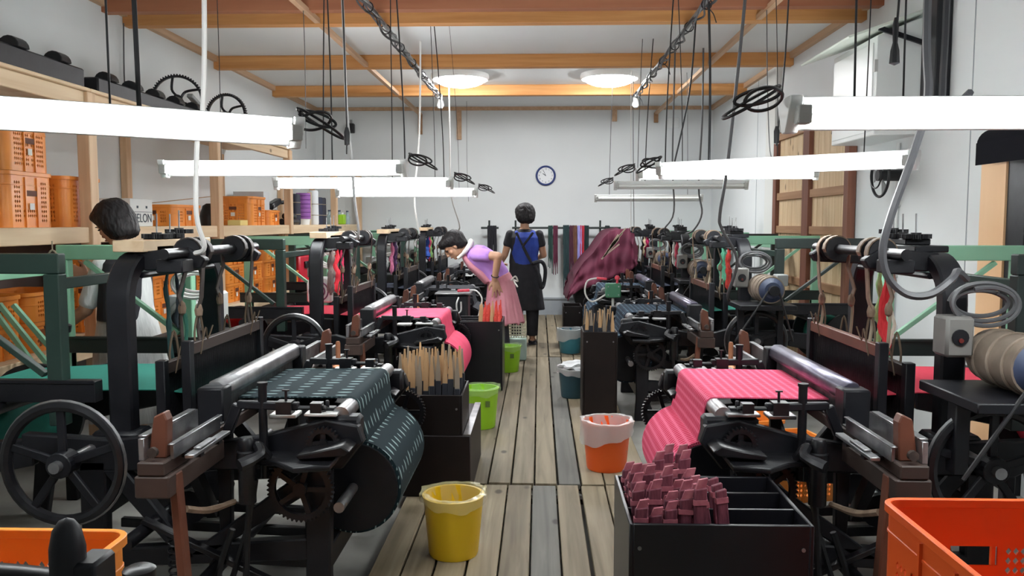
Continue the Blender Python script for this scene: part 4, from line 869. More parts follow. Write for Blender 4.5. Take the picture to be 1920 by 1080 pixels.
# ------------------------------------------------------------------ waste bins
def bin_(label, loc, r, h, col, bag, colname, over=.03):
    g = thing('waste_bin', label, 'bin', loc); k = .80
    n = 28
    obj('bucket', MB().lathe([(.001, 0), (r * k, 0), (r * k + .004, .01), (r, h - .02), (r + .006, h), (r - .006, h), (r - .008, h - .02), (r * k - .006, .015), (.001, .012)], n=n, close=False), mat(colname, col, .35), g)
    if bag:
        rr = random.Random(int(loc[1] * 50)); m = MB(); v = []; rings = []
        prof = [(r - .012, h - .16), (r - .006, h - .04), (r - .002, h + .012), (r + .010, h + .012), (r + .012, h - over * .5), (r + .011, h - over)]
        N = 40; f = []
        for q, (a, z) in enumerate(prof):
            for i in range(N):
                an = 2 * PI * i / N; w = (.010 * math.sin(an * 5 + q) + .007 * math.sin(an * 11 + 2 * q)) * (1 if q in (0, 1, 3) else .6); dz = (.012 * math.sin(an * 2 + 1) + .006 * math.sin(an * 7 + .4)) * (1 if q in (0, 5) else .35) - (over * .9 * max(0, -math.cos(an - .5)) ** 2 if q == 5 and over > .04 else 0)
                v.append(((a + abs(w) * (1 if q > 2 else -1)) * math.cos(an), (a + abs(w) * (1 if q > 2 else -1)) * math.sin(an), z + dz))
        for q in range(len(prof) - 1):
            for i in range(N): j = (i + 1) % N; f.append((q * N + i, q * N + j, (q + 1) * N + j, (q + 1) * N + i))
        m.add(v, f); obj('bag_liner', m, bag, g)
    return g
BAGW = mat('white_bag', (.72, .72, .72), .3, alpha=.55); BAGY = mat('clear_bag_yellow', (.85, .80, .45), .18, alpha=.30); BAGG = mat('clear_bag', (.6, .8, .4), .2, alpha=.25)
bin_('yellow round bin with a clear bag on the plank floor', (-.357, 3.38, 0), .125, .255, (.72, .47, .012), BAGY, 'yellow_plastic')
b = bin_('lime green bin beside the box of tan bobbins', (-.40, 5.55, 0), .125, .27, (.30, .60, .02), BAGG, 'green_plastic')
obj('sticker', MB().box(.045, .075, -.121, -.119, .16, .20), mat('olive_sticker', (.10, .16, .03), .6), b)
b = bin_('small lime green bin near the box of red bobbins', (-.285, 7.66, 0), .115, .24, (.30, .60, .02), BAGG, 'green_plastic')
obj('sticker', MB().box(.02, .055, -.112, -.110, .14, .18), mat('olive_sticker', (.10, .16, .03), .6), b)
bin_('orange bin with a white bag beside the maroon strips', (.385, 4.62, 0), .135, .27, (.90, .13, .015), BAGW, 'bin_orange_plastic', .07)
bin_('teal bin with a white bag before the small brown box', (.335, 8.80, 0), .13, .25, (.05, .22, .28), BAGW, 'teal_plastic', .07)
b = bin_('dark teal bin with a rumpled bag by the dark blue cloth loom', (.275, 6.55, 0), .115, .22, (.025, .075, .10), BAGW, 'dark_teal_plastic')
m = MB(); rr = random.Random(3)
bmx = bmesh.new(); bmesh.ops.create_icosphere(bmx, subdivisions=3, radius=.1)
for v in bmx.verts: v.co *= 1 + .22 * math.sin(v.co.x * 60) * math.cos(v.co.y * 47 + v.co.z * 50); v.co.z *= .5; v.co.x *= 1.25
me = bpy.data.meshes.new('rumpled_bag'); bmx.to_mesh(me); bmx.free(); me.materials.append(None); link('rumpled_bag', me, mat('white_bag_solid', (.7, .72, .74), .4), b, (0, 0, .24))
# small mesh basket
g = thing('mesh_basket', 'small pale basket behind the box of red bobbins', 'basket', (-.215, 8.36, 0)); obj('tub', MB().box(-.09, .09, -.1, .1, .0, .22), mat('pale_green_plastic', (.42, .55, .5), .5), g, .01)
for p in (((-.09, -.102, .23), (.18, 0, 0)), ):
    link('grille', panel(MB(), (-.09, -.1, .23), (.18, 0, 0), (0, 0, .15), 7, 5, -.004, lambda i, j: True).mesh('grille', weld=True), mat('cream_plastic', (.75, .76, .6), .5), g)
for x in (-.088, .084): link('grille', panel(MB(), (x, -.1, .23), (0, .2, 0), (0, 0, .15), 7, 5, -.004, lambda i, j: True).mesh('grille', weld=True), mat('cream_plastic', (.75, .76, .6), .5), g)

# ------------------------------------------------------------------ people: closed primitives fused into one skin
def ell(m, c, r, rot=None, n=14, k=10):
    q = rot or Quaternion(); v = [Vector(c) + q @ Vector((0, 0, -r[2]))]; f = []
    for j in range(1, k):
        b = -PI / 2 + PI * j / k
        for i in range(n): a = 2 * PI * i / n; v.append(Vector(c) + q @ Vector((r[0] * math.cos(b) * math.cos(a), r[1] * math.cos(b) * math.sin(a), r[2] * math.sin(b))))
    v.append(Vector(c) + q @ Vector((0, 0, r[2])))
    for i in range(n):
        f.append((0, 1 + (i + 1) % n, 1 + i)); f.append((len(v) - 1, 1 + (k - 2) * n + i, 1 + (k - 2) * n + (i + 1) % n))
        for j in range(k - 2): a = 1 + j * n; f.append((a + i, a + (i + 1) % n, a + n + (i + 1) % n, a + n + i))
    m.add(v, f)
def cap(m, a, b, r0, r1):
    a = Vector(a); b = Vector(b); m.cyl(a, b, r0, r1, n=14); ell(m, a, (r0,) * 3); ell(m, b, (r1,) * 3)
def loft(m, rings, n=22):
    """rings: (centre, rx, ry, tilt quaternion or None)"""
    v = []
    for c, rx, ry, *q in rings:
        q = q[0] if q and q[0] else Quaternion()
        for i in range(n): a = 2 * PI * i / n; v.append(Vector(c) + q @ Vector((rx * math.cos(a), ry * math.sin(a), 0)))
    k = len(rings); f = [tuple(range(n - 1, -1, -1)), tuple((k - 1) * n + i for i in range(n))]
    for j in range(k - 1):
        for i in range(n): f.append((j * n + i, j * n + (i + 1) % n, (j + 1) * n + (i + 1) % n, (j + 1) * n + i))
    m.add(v, f)
def fuse(name, m, material, parent, voxel=.007, it=4):
    me = m.mesh(name); o = bpy.data.objects.new(name, me); COL.objects.link(o)
    r_ = o.modifiers.new('r', 'REMESH'); r_.mode = 'VOXEL'; r_.voxel_size = voxel
    sm = o.modifiers.new('s', 'SMOOTH'); sm.factor = .5; sm.iterations = it
    dg = bpy.context.evaluated_depsgraph_get(); me2 = bpy.data.meshes.new_from_object(o.evaluated_get(dg)); bpy.data.objects.remove(o)
    me2.name = name; me2.polygons.foreach_set('use_smooth', [True] * len(me2.polygons)); me2.materials.clear(); me2.materials.append(None)
    return link(name, me2, material, parent)
def hand(m, wrist, direc, side, up, curl=.35, spread=.18, sc=1.0):
    """palm and five unequal fingers; side = thumb direction, up = back of the hand"""
    w = Vector(wrist); d = Vector(direc).normalized(); sd = Vector(side); sd = (sd - d * sd.dot(d)).normalized(); u = Vector(up); u = (u - d * u.dot(d) - sd * u.dot(sd)).normalized()
    q = Matrix((sd, d, u)).transposed().to_quaternion()
    ell(m, w + d * .045 * sc, (.040 * sc, .052 * sc, .016 * sc), q)
    for k, (off, L) in enumerate(((.030, .068), (.010, .078), (-.011, .072), (-.030, .056))):
        b = w + d * .082 * sc + sd * off * sc; dd = (d + sd * (off / .03) * spread).normalized()
        p1 = b + dd * L * .45 * sc - u * curl * .012; p2 = p1 + (dd - u * curl).normalized() * L * .32 * sc; p3 = p2 + (dd - u * curl * 1.9).normalized() * L * .25 * sc
        cap(m, b - d * .02, p1, .0095 * sc, .0088 * sc); cap(m, p1, p2, .0088 * sc, .008 * sc); cap(m, p2, p3, .008 * sc, .0068 * sc)
    t0 = w + d * .025 * sc + sd * .03 * sc; t1 = t0 + (d * .7 + sd * .7).normalized() * .040 * sc - u * .006; t2 = t1 + (d * .95 + sd * .25 - u * curl * .5).normalized() * .030 * sc
    cap(m, t0, t1, .012 * sc, .0105 * sc); cap(m, t1, t2, .0105 * sc, .008 * sc)
def head(m, c, fwd, up, s=1.0):
    """skull, jaw, nose, ears, lips, brow; returns frame (right, fwd, up)"""
    f = Vector(fwd).normalized(); u = Vector(up); u = (u - f * u.dot(f)).normalized(); r_ = f.cross(u); c = Vector(c); q = Matrix((r_, f, u)).transposed().to_quaternion()
    L = lambda x, y, z: c + (r_ * x + f * y + u * z) * s
    ell(m, L(0, -.012, .025), (.074 * s, .092 * s, .088 * s), q); ell(m, L(0, .018, -.035), (.058 * s, .066 * s, .078 * s), q); ell(m, L(0, .052, -.088), (.026 * s, .024 * s, .022 * s), q)
    ell(m, L(0, .088, -.022), (.012 * s, .014 * s, .026 * s), q); ell(m, L(0, .097, -.036), (.016 * s, .013 * s, .011 * s), q)
    ell(m, L(0, .078, -.066), (.024 * s, .011 * s, .009 * s), q); ell(m, L(0, .070, .012), (.052 * s, .018 * s, .013 * s), q)
    for e in (-1, 1): ell(m, L(e * .074, -.008, -.012), (.010 * s, .018 * s, .031 * s), q); ell(m, L(e * .04, .05, -.03), (.022 * s, .022 * s, .02 * s), q)
    return L, q
def eyes(g, L, q, s=1.0):
    WH = mat('eye_white', (.75, .73, .70), .3); DK = mat('dark_eye', (.015, .01, .01), .3); LIP = mat('lips', (.42, .16, .13), .5)
    for e in (-1, 1):
        m = MB(); ell(m, L(e * .031, .074, -.004), (.015 * s, .009 * s, .006 * s), q); ey = obj('eye', m, DK, g)
        m = MB(); ell(m, L(e * .031, .080, .016), (.020 * s, .007 * s, .0035 * s), q); obj('eyebrow', m, HAIR, g)
    m = MB(); ell(m, L(0, .087, -.066), (.021 * s, .005 * s, .006 * s), q); obj('mouth', m, LIP, g)

def hairdo(g, L, q, s, rings, name='hair', fringe=True):
    """rings (z, y centre, rx, ry) in the head's frame, nape first"""
    m = MB(); loft(m, [(L(0, y, z), rx * s, ry * s, q) for z, y, rx, ry in rings], 26)
    if fringe: ell(m, L(0, .050, .066), (.078 * s, .050 * s, .040 * s), q)
    o = fuse(name, m, HAIR, g, .006, 5)
    import mathutils.noise as mn
    for v in o.data.vertices:
        d = q.inverted() @ (v.co - L(0, 0, 0)); a = math.atan2(d.x, d.y); v.co += v.normal * (.0012 * math.sin(a * 40 + 6 * mn.noise(v.co * 25)) + .004 * mn.noise(v.co * 38))
    return o
BOB = [(-.112, -.055, .066, .045), (-.085, -.048, .090, .070), (-.045, -.040, .104, .082), (0, -.034, .108, .092), (.03, -.022, .108, .104), (.06, -.016, .104, .108), (.09, -.016, .090, .096), (.115, -.018, .062, .068), (.130, -.02, .028, .03)]
SHORT = [(-.075, -.070, .060, .035), (-.05, -.060, .080, .055), (-.015, -.052, .088, .070), (.015, -.042, .092, .088), (.045, -.026, .098, .102), (.075, -.018, .092, .098), (.105, -.02, .070, .074), (.122, -.022, .034, .036)]

# --- woman standing with her back turned, blue vest and black apron
bx, by = -.165, 9.40
g = thing('person', 'person in blue vest over black shirt and long black apron, back turned', 'person', (bx, by, 0))
m = MB()
Lh, qh = head(m, (.0, .03, 1.475), (-.25, 1, -.35), (0, .2, 1))
cap(m, (0, .0, 1.30), (0, .02, 1.40), .052, .048)
loft(m, [((0, 0, .76), .10, .08), ((0, 0, .80), .155, .105), ((0, .0, .90), .155, .11), ((0, 0, 1.0), .135, .095), ((0, -.01, 1.12), .15, .10), ((0, -.01, 1.22), .165, .10), ((0, -.005, 1.28), .13, .075), ((0, 0, 1.32), .06, .055)])
for e in (-1, 1):
    cap(m, (e * .085, 0, .80), (e * .09, .01, .44), .085, .058); cap(m, (e * .09, .01, .44), (e * .088, -.01, .09), .056, .036)
    ell(m, (e * .09, .05, .04), (.042, .11, .038))
sL, eL, wL = (-.165, -.01, 1.245), (-.225, .0, 1.02), (-.29, .16, .90)
sR, eR, wR = (.165, -.01, 1.245), (.215, .04, 1.02), (.15, .23, .98)
for a, b, c in ((sL, eL, wL), (sR, eR, wR)): cap(m, a, b, .047, .038); cap(m, b, c, .037, .026)
hand(m, wL, (.3, 1, -.1), (1, 0, .3), (0, 0, 1)); hand(m, wR, (-.3, 1, -.1), (-1, 0, .3), (0, 0, 1))
fuse('body', m, SKIN, g, .006)
hairdo(g, Lh, qh, 1.07, BOB)
eyes(g, Lh, qh)
BLK = mat('black_cloth', (.010, .010, .014), .8, 0, (.018, .018, .024), 14, .2); BLU = mat('cobalt_cloth', (.012, .035, .24), .75, 0, (.02, .055, .34), 10, .2)
m = MB()
loft(m, [((0, 0, .95), .15, .112), ((0, -.01, 1.12), .160, .112), ((0, -.01, 1.22), .172, .112), ((0, -.005, 1.285), .135, .085), ((0, .0, 1.315), .075, .068)])
for a, b in ((sL, eL), (sR, eR)): cap(m, Vector(a) + Vector((0, 0, .01)), Vector(a).lerp(Vector(b), .42), .050, .054)
fuse('shirt', m, BLK, g, .007)
m = MB()
loft(m, [((0, -.008, .86), .163, .120), ((0, -.012, 1.0), .152, .116), ((.01, -.014, 1.12), .160, .122), ((.012, -.018, 1.22), .150, .126), ((.012, -.014, 1.28), .115, .098)])
ell(m, (.085, -.01, 1.27), (.045, .085, .035)); ell(m, (-.085, -.01, 1.27), (.035, .085, .033))
fuse('vest', m, BLU, g, .007)
m = MB()
loft(m, [((0, 0, .40), .235, .165), ((0, 0, .60), .205, .15), ((0, 0, .80), .178, .135), ((0, 0, .92), .172, .128), ((0, -.0, .965), .166, .122)])
loft(m, [((-.06, .01, .93), .118, .118), ((-.085, .02, 1.02), .085, .105), ((-.10, .03, 1.08), .055, .08)])
fuse('apron_skirt', m, BLK, g, .008, 3)
for a, b in (((-.09, -.112, 1.275), (.075, -.135, .95)), ((.095, -.112, 1.275), (-.02, -.140, 1.12))):
    A, B = Vector(a), Vector(b); obj('apron_strap', MB().tube([A, A.lerp(B, .5) + Vector((0, -.012, 0)), B], .013, 6, 4), BLK, g)
obj('apron_strap', MB().tube([(-.02, -.14, 1.12), (.03, -.14, 1.02), (.08, -.135, .93)], .013, 6, 4), BLK, g)
obj('apron_tie', MB().tube([(.09, -.13, .93), (.19, -.10, .95), (.235, -.07, .86), (.22, -.08, .70), (.19, -.12, .66), (.17, -.13, .78), (.12, -.135, .90)], .022, 8, 4), BLK, g)
m = MB()
for e in (-1, 1): loft(m, [((e * .09, -.005, .10), .062, .068), ((e * .09, 0, .30), .070, .075), ((e * .088, .005, .60), .09, .095)])
fuse('trousers', m, BLK, g, .007)
for e, y in ((-1, -.02), (1, .05)):
    m = MB(); ell(m, (e * .09, .06, .030), (.050, .13, .034)); m.box(e * .09 - .046, e * .09 + .046, -.06, .18, .0, .016); fuse('shoe', m, BLK, g, .006, 3)

# --- woman bending over the loom, lilac shirt and pink apron, hand on hip
g = thing('person', 'person bending forward in lilac shirt and pink apron, one hand on the hip', 'person', (-.375, 7.97, 0))
LIL = mat('lilac_cloth', (.42, .20, .62), .8, 0, (.52, .28, .72), 8, .3); PNK = mat('dusty_pink_cloth', (.52, .19, .24), .8, 0, (.60, .26, .31), 7, .3); TOW = mat('white_towel', (.78, .77, .72), .9, 0, (.68, .67, .62), 40, .4)
m = MB()
Lh, qh = head(m, (-.455, .0, 1.165), (-.72, -.10, -.70), (-.55, 0, .75), 1.10)
cap(m, (-.275, 0, 1.10), (-.40, 0, 1.15), .052, .050)
qt = Quaternion((0, 1, 0), R(-38))
loft(m, [((.02, 0, .66), .11, .13), ((.03, 0, .74), .115, .16), ((-.01, 0, .84), .105, .15, Quaternion((0, 1, 0), R(-22))), ((-.085, 0, .95), .10, .145, qt), ((-.17, 0, 1.04), .10, .165, qt), ((-.235, 0, 1.10), .085, .15, qt), ((-.28, 0, 1.13), .055, .07, qt)])
for e in (-1, 1):
    cap(m, (.03, e * .085, .72), (-.0, e * .09, .42), .088, .058); cap(m, (-.0, e * .09, .42), (.04, e * .09, .08), .055, .036); ell(m, (-.02, e * .09, .035), (.11, .042, .034))
sN, eN, wN = (-.225, -.17, 1.09), (-.005, -.275, 1.075), (-.045, -.205, .855)
cap(m, sN, eN, .050, .042); cap(m, eN, wN, .040, .028)
hand(m, wN, (.22, .05, -1), (-.8, -.3, .3), (-.1, -1, -.1), .15, .35, 1.08)
sF, eF, wF = (-.215, .17, 1.07), (-.13, .215, .86), (-.05, .24, .68)
cap(m, sF, eF, .048, .038); cap(m, eF, wF, .036, .027); hand(m, wF, (-.2, -.1, -1), (-1, 0, .1), (0, 1, 0), .4)
fuse('body', m, SKIN, g, .006)
hairdo(g, Lh, qh, 1.20, SHORT)
eyes(g, Lh, qh, 1.10)
m = MB()
loft(m, [((-.0, 0, .80), .112, .160, Quaternion((0, 1, 0), R(-18))), ((-.03, 0, .88), .118, .162, Quaternion((0, 1, 0), R(-28))), ((-.095, 0, .965), .128, .165, qt), ((-.175, 0, 1.04), .130, .182, qt), ((-.24, 0, 1.10), .112, .168, qt), ((-.285, 0, 1.135), .068, .085, qt)])
cap(m, sN, Vector(sN).lerp(Vector(eN), .50), .066, .062); cap(m, sF, Vector(sF).lerp(Vector(eF), .45), .064, .060)
fuse('shirt', m, LIL, g, .007)
m = MB()
loft(m, [((-.105, 0, .825), .055, .13, qt), ((-.18, 0, .905), .060, .145, qt), ((-.26, 0, .975), .056, .14, qt), ((-.325, 0, 1.045), .042, .11, qt), ((-.345, 0, 1.07), .03, .09, qt)])
loft(m, [((.03, 0, .43), .20, .235), ((.02, 0, .58), .165, .205), ((.015, 0, .72), .145, .182), ((.0, 0, .82), .130, .168, Quaternion((0, 1, 0), R(-15))), ((-.025, 0, .865), .124, .163, Quaternion((0, 1, 0), R(-25)))])
for k in range(9):
    a = 2 * PI * k / 9; cap(m, (.03 + .19 * math.cos(a), .225 * math.sin(a), .43), (.02 + .14 * math.cos(a), .178 * math.sin(a), .70), .020, .008)
fuse('apron', m, PNK, g, .007, 3)
obj('towel', MB().tube([(-.40, -.09, 1.05), (-.335, -.11, 1.11), (-.285, -.09, 1.18), (-.285, 0, 1.21), (-.285, .09, 1.18), (-.335, .11, 1.11), (-.40, .09, 1.05)], [.016, .022, .025, .025, .025, .022, .016], 10, 5), TOW, g)
obj('apron_tie', MB().tube([(.11, -.11, .84), (.15, -.14, .88), (.17, -.10, .83), (.13, -.09, .84), (.17, -.15, .78)], .008, 6, 5), TOW, g)
obj('bracelet', MB().ring((-.04, -.21, .885), (.2, -.3, 1), .034, .005, 18, 6), DARKTH, g)
m = MB()
for e in (-1, 1): loft(m, [((.04, e * .09, .09), .06, .06), ((.0, e * .09, .42), .075, .075), ((.02, e * .09, .60), .10, .10)])
fuse('trousers', m, mat('dark_trousers', (.02, .02, .03), .8), g, .008)
for e in (-1, 1):
    m = MB(); ell(m, (-.03, e * .09, .03), (.13, .05, .034)); m.box(-.15, .09, e * .09 - .045, e * .09 + .045, 0, .016); fuse('shoe', m, BLK, g, .006, 3)

# --- woman behind the first loom, white smock with black vest
g = thing('person', 'person with short black hair in white smock and black vest behind the loom', 'person', (-2.335, 4.52, ZF)); Z = ZF
WSM = mat('white_smock_cloth', (.66, .67, .66), .85, 0, (.56, .57, .57), 16, .35, (6, 6, .5))
m = MB()
Lh, qh = head(m, (-.025, .0, 1.385 - Z), (-.85, .30, -.42), (-.25, 0, 1))
cap(m, (.03, 0, 1.20 - Z), (-.0, 0, 1.32 - Z), .052, .050)
loft(m, [((.03, 0, .70 - Z), .14, .14), ((.03, 0, .80 - Z), .14, .16), ((.03, 0, .93 - Z), .11, .13), ((.035, 0, 1.08 - Z), .105, .155), ((.03, 0, 1.17 - Z), .095, .165), ((.03, 0, 1.23 - Z), .055, .07)])
for e in (-1, 1):
    cap(m, (.03, e * .085, .74 - Z), (.03, e * .09, .40 - Z), .085, .056); cap(m, (.03, e * .09, .40 - Z), (.04, e * .09, .08 - Z), .054, .036); ell(m, (-.01, e * .09, .035 - Z), (.11, .042, .034))
sN, eN, wN = (-.02, -.155, 1.15 - Z), (-.11, -.16, .92 - Z), (-.28, -.14, .80 - Z)
sF, eF, wF = (.02, .175, 1.16 - Z), (-.06, .20, .98 - Z), (-.21, .06, 1.08 - Z)
for a, b, c in ((sN, eN, wN), (sF, eF, wF)): cap(m, a, b, .047, .038); cap(m, b, c, .036, .027)
hand(m, wN, (-1, .1, -.3), (.1, .3, 1), (0, -1, .2), .5); hand(m, wF, (-.9, -.3, .4), (0, 0, 1), (.2, -1, 0), .5)
fuse('body', m, SKIN, g, .006)
hairdo(g, Lh, qh, 1.0, BOB)
eyes(g, Lh, qh)
m = MB()
loft(m, [((.06, 0, .30 - Z), .235, .24), ((.05, 0, .50 - Z), .205, .215), ((.04, 0, .72 - Z), .175, .195), ((.035, 0, .92 - Z), .135, .16), ((.035, 0, 1.08 - Z), .122, .172), ((.03, 0, 1.17 - Z), .112, .182), ((.03, 0, 1.225 - Z), .07, .085)])
for a, b in ((sN, eN), (sF, eF)): cap(m, a, Vector(a).lerp(Vector(b), .8), .052, .05)
for k in range(11):
    a = 2 * PI * k / 11; cap(m, (.06 + .232 * math.cos(a), .236 * math.sin(a), .31 - Z), (.04 + .165 * math.cos(a), .186 * math.sin(a), .74 - Z), .018, .006)
fuse('smock', m, WSM, g, .008, 2)
m = MB()
loft(m, [((.035, -.005, .86 - Z), .130, .215), ((.035, -.005, .94 - Z), .124, .208), ((.035, -.005, 1.08 - Z), .120, .208), ((.035, 0, 1.17 - Z), .118, .198), ((.035, 0, 1.235 - Z), .080, .10)])
fuse('vest', m, BLK, g, .008)
for e in (-1, 1):
    m = MB(); ell(m, (-.02, e * .09, .03), (.13, .05, .034)); m.box(-.14, .09, e * .09 - .045, e * .09 + .045, 0, .016); fuse('shoe', m, BLK, g, .006, 3)

# ------------------------------------------------------------------ maroon cover over the last loom on the door side
prof = [(.36, .40), (.40, .58), (.47, .74), (.58, .90), (.70, 1.02), (.82, 1.20), (.90, 1.285), (1.02, 1.305), (1.14, 1.295), (1.20, 1.24), (1.24, 1.02)]
def drape(u, v):
    """u along the profile, v 0 (front hem) .. 1 (back hem)"""
    f = u * (len(prof) - 1); i = min(int(f), len(prof) - 2); t_ = f - i; x = prof[i][0] * (1 - t_) + prof[i + 1][0] * t_; z = prof[i][1] * (1 - t_) + prof[i + 1][1] * t_
    hem = .42 + .45 * u
    if v < .35: k = v / .35; zz = min(z, hem) * (1 - k) + z * k; zz = min(z, zz); y = 10.52 - .10 * (1 - k)
    elif v > .65: k = (1 - v) / .35; zz = min(z, .5 + .3 * u) * (1 - k) + z * k; y = 11.95 + .06 * (1 - k)
    else: zz = z; y = 10.52 + (v - .35) / .3 * 1.43
    w = .018 * math.sin(u * 31 + v * 9) + .012 * math.sin(u * 57 - v * 14) + .01 * math.sin(v * 40 + u * 8)
    return (x + w * .6, y + w, zz + w * .5)
NU, NV = 60, 40; m = MB(); vv = [drape(i / NU, j / NV) for i in range(NU + 1) for j in range(NV + 1)]
m.add(vv, [(i * (NV + 1) + j, (i + 1) * (NV + 1) + j, (i + 1) * (NV + 1) + j + 1, i * (NV + 1) + j + 1) for i in range(NU) for j in range(NV)])
o = obj('loom_cover', m, mat('maroon_cover_cloth', (.075, .006, .024), .8, 0, (.11, .010, .034), 5, .2)); tag(o, 'maroon cloth draped over the last loom', 'cloth')
sd = o.modifiers.new('thickness', 'SOLIDIFY'); sd.thickness = .006
for k in range(7):
    a = Vector((.78 + .02 * k, 10.36, .93 + .03 * k)); dd = Vector((.28 - .03 * k, .0, .20)) if k % 2 else Vector((.22, 0, .26))
    tag(obj('loose_bobbin', MB().bar(a, a + dd * .8, .016, .012, (0, 1, 0)), TAN2), 'pale bobbin lying across the maroon cover', 'bobbin', 'bobbins on the maroon cover')

# ------------------------------------------------------------------ back wall: clock, rack of hanks, fittings
g = thing('wall_clock', 'round white wall clock with dark blue rim', 'clock', (.095, YB, 2.086))
obj('rim', MB().ring((0, -.02, 0), (0, 1, 0), .135, .015, 48, 10), mat('navy_rim', (.012, .03, .16), .3), g)
obj('face', MB().cyl((0, -.001, 0), (0, -.018, 0), .134, n=48), mat('clock_face', (.78, .80, .82), .5), g)
for k in range(12):
    a = 2 * PI * k / 12; text(str(k or 12), .034, g, (.098 * math.sin(a), -.0195, .098 * math.cos(a)), (R(90), 0, 0), INK, 'numeral')
for nm, ang, L, w in (('hour_hand', -55, .055, .009), ('minute_hand', -25, .085, .006)):
    a = R(ang); obj(nm, MB().bar((0, -.023, 0), (L * math.sin(a), -.023, L * math.cos(a)), w, .002, (0, 1, 0)), INK, g)
obj('pin', MB().cyl((0, -.02, 0), (0, -.027, 0), .006, n=10), INK, g)
g = thing('yarn_rack', 'dark green rail on the back wall for drying yarn', 'rack', (.1, 12.25, ZF)); Z = ZF
obj('rail', MB().cyl((-.50, 0, 1.31 - Z), (1.02, 0, 1.31 - Z), .016, n=10), GREENIRON, g); obj('rail', MB().cyl((-.96, 0, 1.31 - Z), (-.70, 0, 1.31 - Z), .016, n=10), GREENIRON, g)
for x in (-.84, -.45, .80): obj('upright', MB().cyl((x, .03, 0), (x, .03, 1.42 - Z), .014, n=8), GREENIRON, g)
def hank(x, w, z1, col, nm):
    g = obj('yarn_hank', MB(), None) if False else thing('yarn_hank', nm + ' yarn hank hung on the back wall rail', 'yarn', (x, 12.25, 1.31)); rr = random.Random(nm)
    mm = mat('hank_' + nm.replace(' ', '_').replace(',', ''), col, .9, 0, tuple(min(1, c * 1.8 + .008) for c in col), 40, .4, (5, 5, .3))
    for k in range(max(3, int(w / .022))):
        xx = -w / 2 + (k + .5) * .022; e = z1 - 1.31 - rr.uniform(0, .22); obj('strand', MB().tube([(xx, .03, -.25), (xx, .024, -.02), (xx, 0, .024), (xx, -.024, -.02), (xx + rr.uniform(-.008, .008), -.026, e * .5), (xx + rr.uniform(-.01, .01), -.024, e)], [.013, .013, .013, .013, .014, .006], 6, 3), mm, g)
hank(-.69, .15, .86, (.010, .010, .014), 'black')
hank(.168, .07, .85, (.012, .035, .030), 'dark green'); hank(.25, .085, .72, (.075, .012, .030), 'maroon')
hank(.40, .095, .40, (.015, .035, .038), 'long blackish green'); hank(.472, .05, .70, (.06, .015, .03), 'dark wine'); hank(.525, .07, .62, (.115, .05, .03), 'brown'); hank(.580, .035, .82, (.26, .24, .52), 'lavender'); hank(.624, .045, .78, (.35, .02, .035), 'bright red'); hank(.70, .07, .74, (.010, .020, .022), 'black green'); hank(.985, .03, .9, (.012, .02, .02), 'thin dark, beside the maroon cover')
obj('rail_end', MB().cyl((1.02, 0, 1.31 - Z), (1.10, 0, 1.31 - Z), .016, n=10), GREENIRON, bpy.data.objects['yarn_rack'])
g = thing('wall_speaker', 'small black speaker high on the back wall', 'speaker', (-2.82, YB, 2.72)); obj('body', MB().box(-.06, .06, -.09, 0, 0, .14), RUBBER, g, .01); obj('bracket', MB().box(-.02, .02, -.02, 0, .14, .2), GREY, g); obj('grille', MB().cyl((0, -.091, .07), (0, -.094, .07), .04), IRON2, g)
g = thing('wall_panel', 'small white panel high on the back wall above the unlit lamps', 'panel', (1.98, YB, 2.78)); obj('plate', MB().box(-.08, .08, -.02, 0, 0, .15), WHITE, g, .005); obj('cover', MB().box(-.055, .055, -.026, -.02, .03, .12), WHITE, g, .003)

# ------------------------------------------------------------------ right wall fittings
g = thing('wall_cabinet', 'white metal cabinet with sloped visor high on the right wall', 'cabinet', (XR, 6.15, 1.98))
obj('body', MB().prism([(-.30, 0), (0, 0), (0, .78), (-.30, .66)], -.42, .40), WHITE, g, .006); obj('visor', MB().prism([(-.52, .62), (.0, .80), (.0, .82), (-.53, .635)], -.52, .48), mat('pale_green_sheet', (.68, .74, .66), .5), g, .003)
obj('door_leaf', MB().box(-.31, -.30, -.38, .36, .03, .62), WHITE, g, .003); obj('hinge', MB().box(-.312, -.29, -.425, -.40, .42, .50), LGREY, g); obj('latch', MB().box(-.34, -.31, .28, .33, .15, .30), RUBBER, g, .004); obj('strut', MB().bar((-.30, -.45, .70), (0, -.45, .60), .02, .03), IRON, g)
g = thing('black_duct', 'black upright duct beside the white wall cabinet', 'duct', (XR, 5.42, 2.05)); obj('shaft', MB().box(-.10, -.002, -.10, .10, 0, ZC - 2.06), IRON, g, .006); obj('flange', MB().box(-.12, -.002, -.12, .12, .0, .03), IRON, g, .004)
g = thing('rolled_blind', 'rolled black blind above the pale doorway jamb', 'blind', (XR, 4.30, 1.70)); BLD = mat('black_blind_cloth', (.005, .005, .008), .9, spec=.1); obj('roll', MB().cyl((-.09, -.8, .11), (-.09, .34, .11), .085, n=24), BLD, g); obj('flap', MB().box(-.178, -.173, -.8, .34, .0, .12), BLD, g); obj('bracket', MB().box(-.10, 0, .30, .33, .03, .22), IRON, g)
g = thing('wall_fan', 'dark wall fan half hidden behind the lamps by the plank door', 'fan', (XR, 5.95, 1.72)); obj('cage', MB().ring((-.16, 0, 0), (1, 0, 0), .15, .010, 30, 6), RUBBER, g); obj('cage_ring', MB().ring((-.19, 0, 0), (1, 0, 0), .09, .006, 24, 5), RUBBER, g); obj('hub', MB().cyl((0, 0, 0), (-.18, 0, 0), .04), RUBBER, g)
for k in range(3):
    a = 2 * PI * k / 3; obj('blade', MB().prism([(.02 * math.cos(a), .02 * math.sin(a)), (.13 * math.cos(a - .35), .13 * math.sin(a - .35)), (.135 * math.cos(a + .35), .135 * math.sin(a + .35))], -.155, -.15, 'X'), GREY, g)
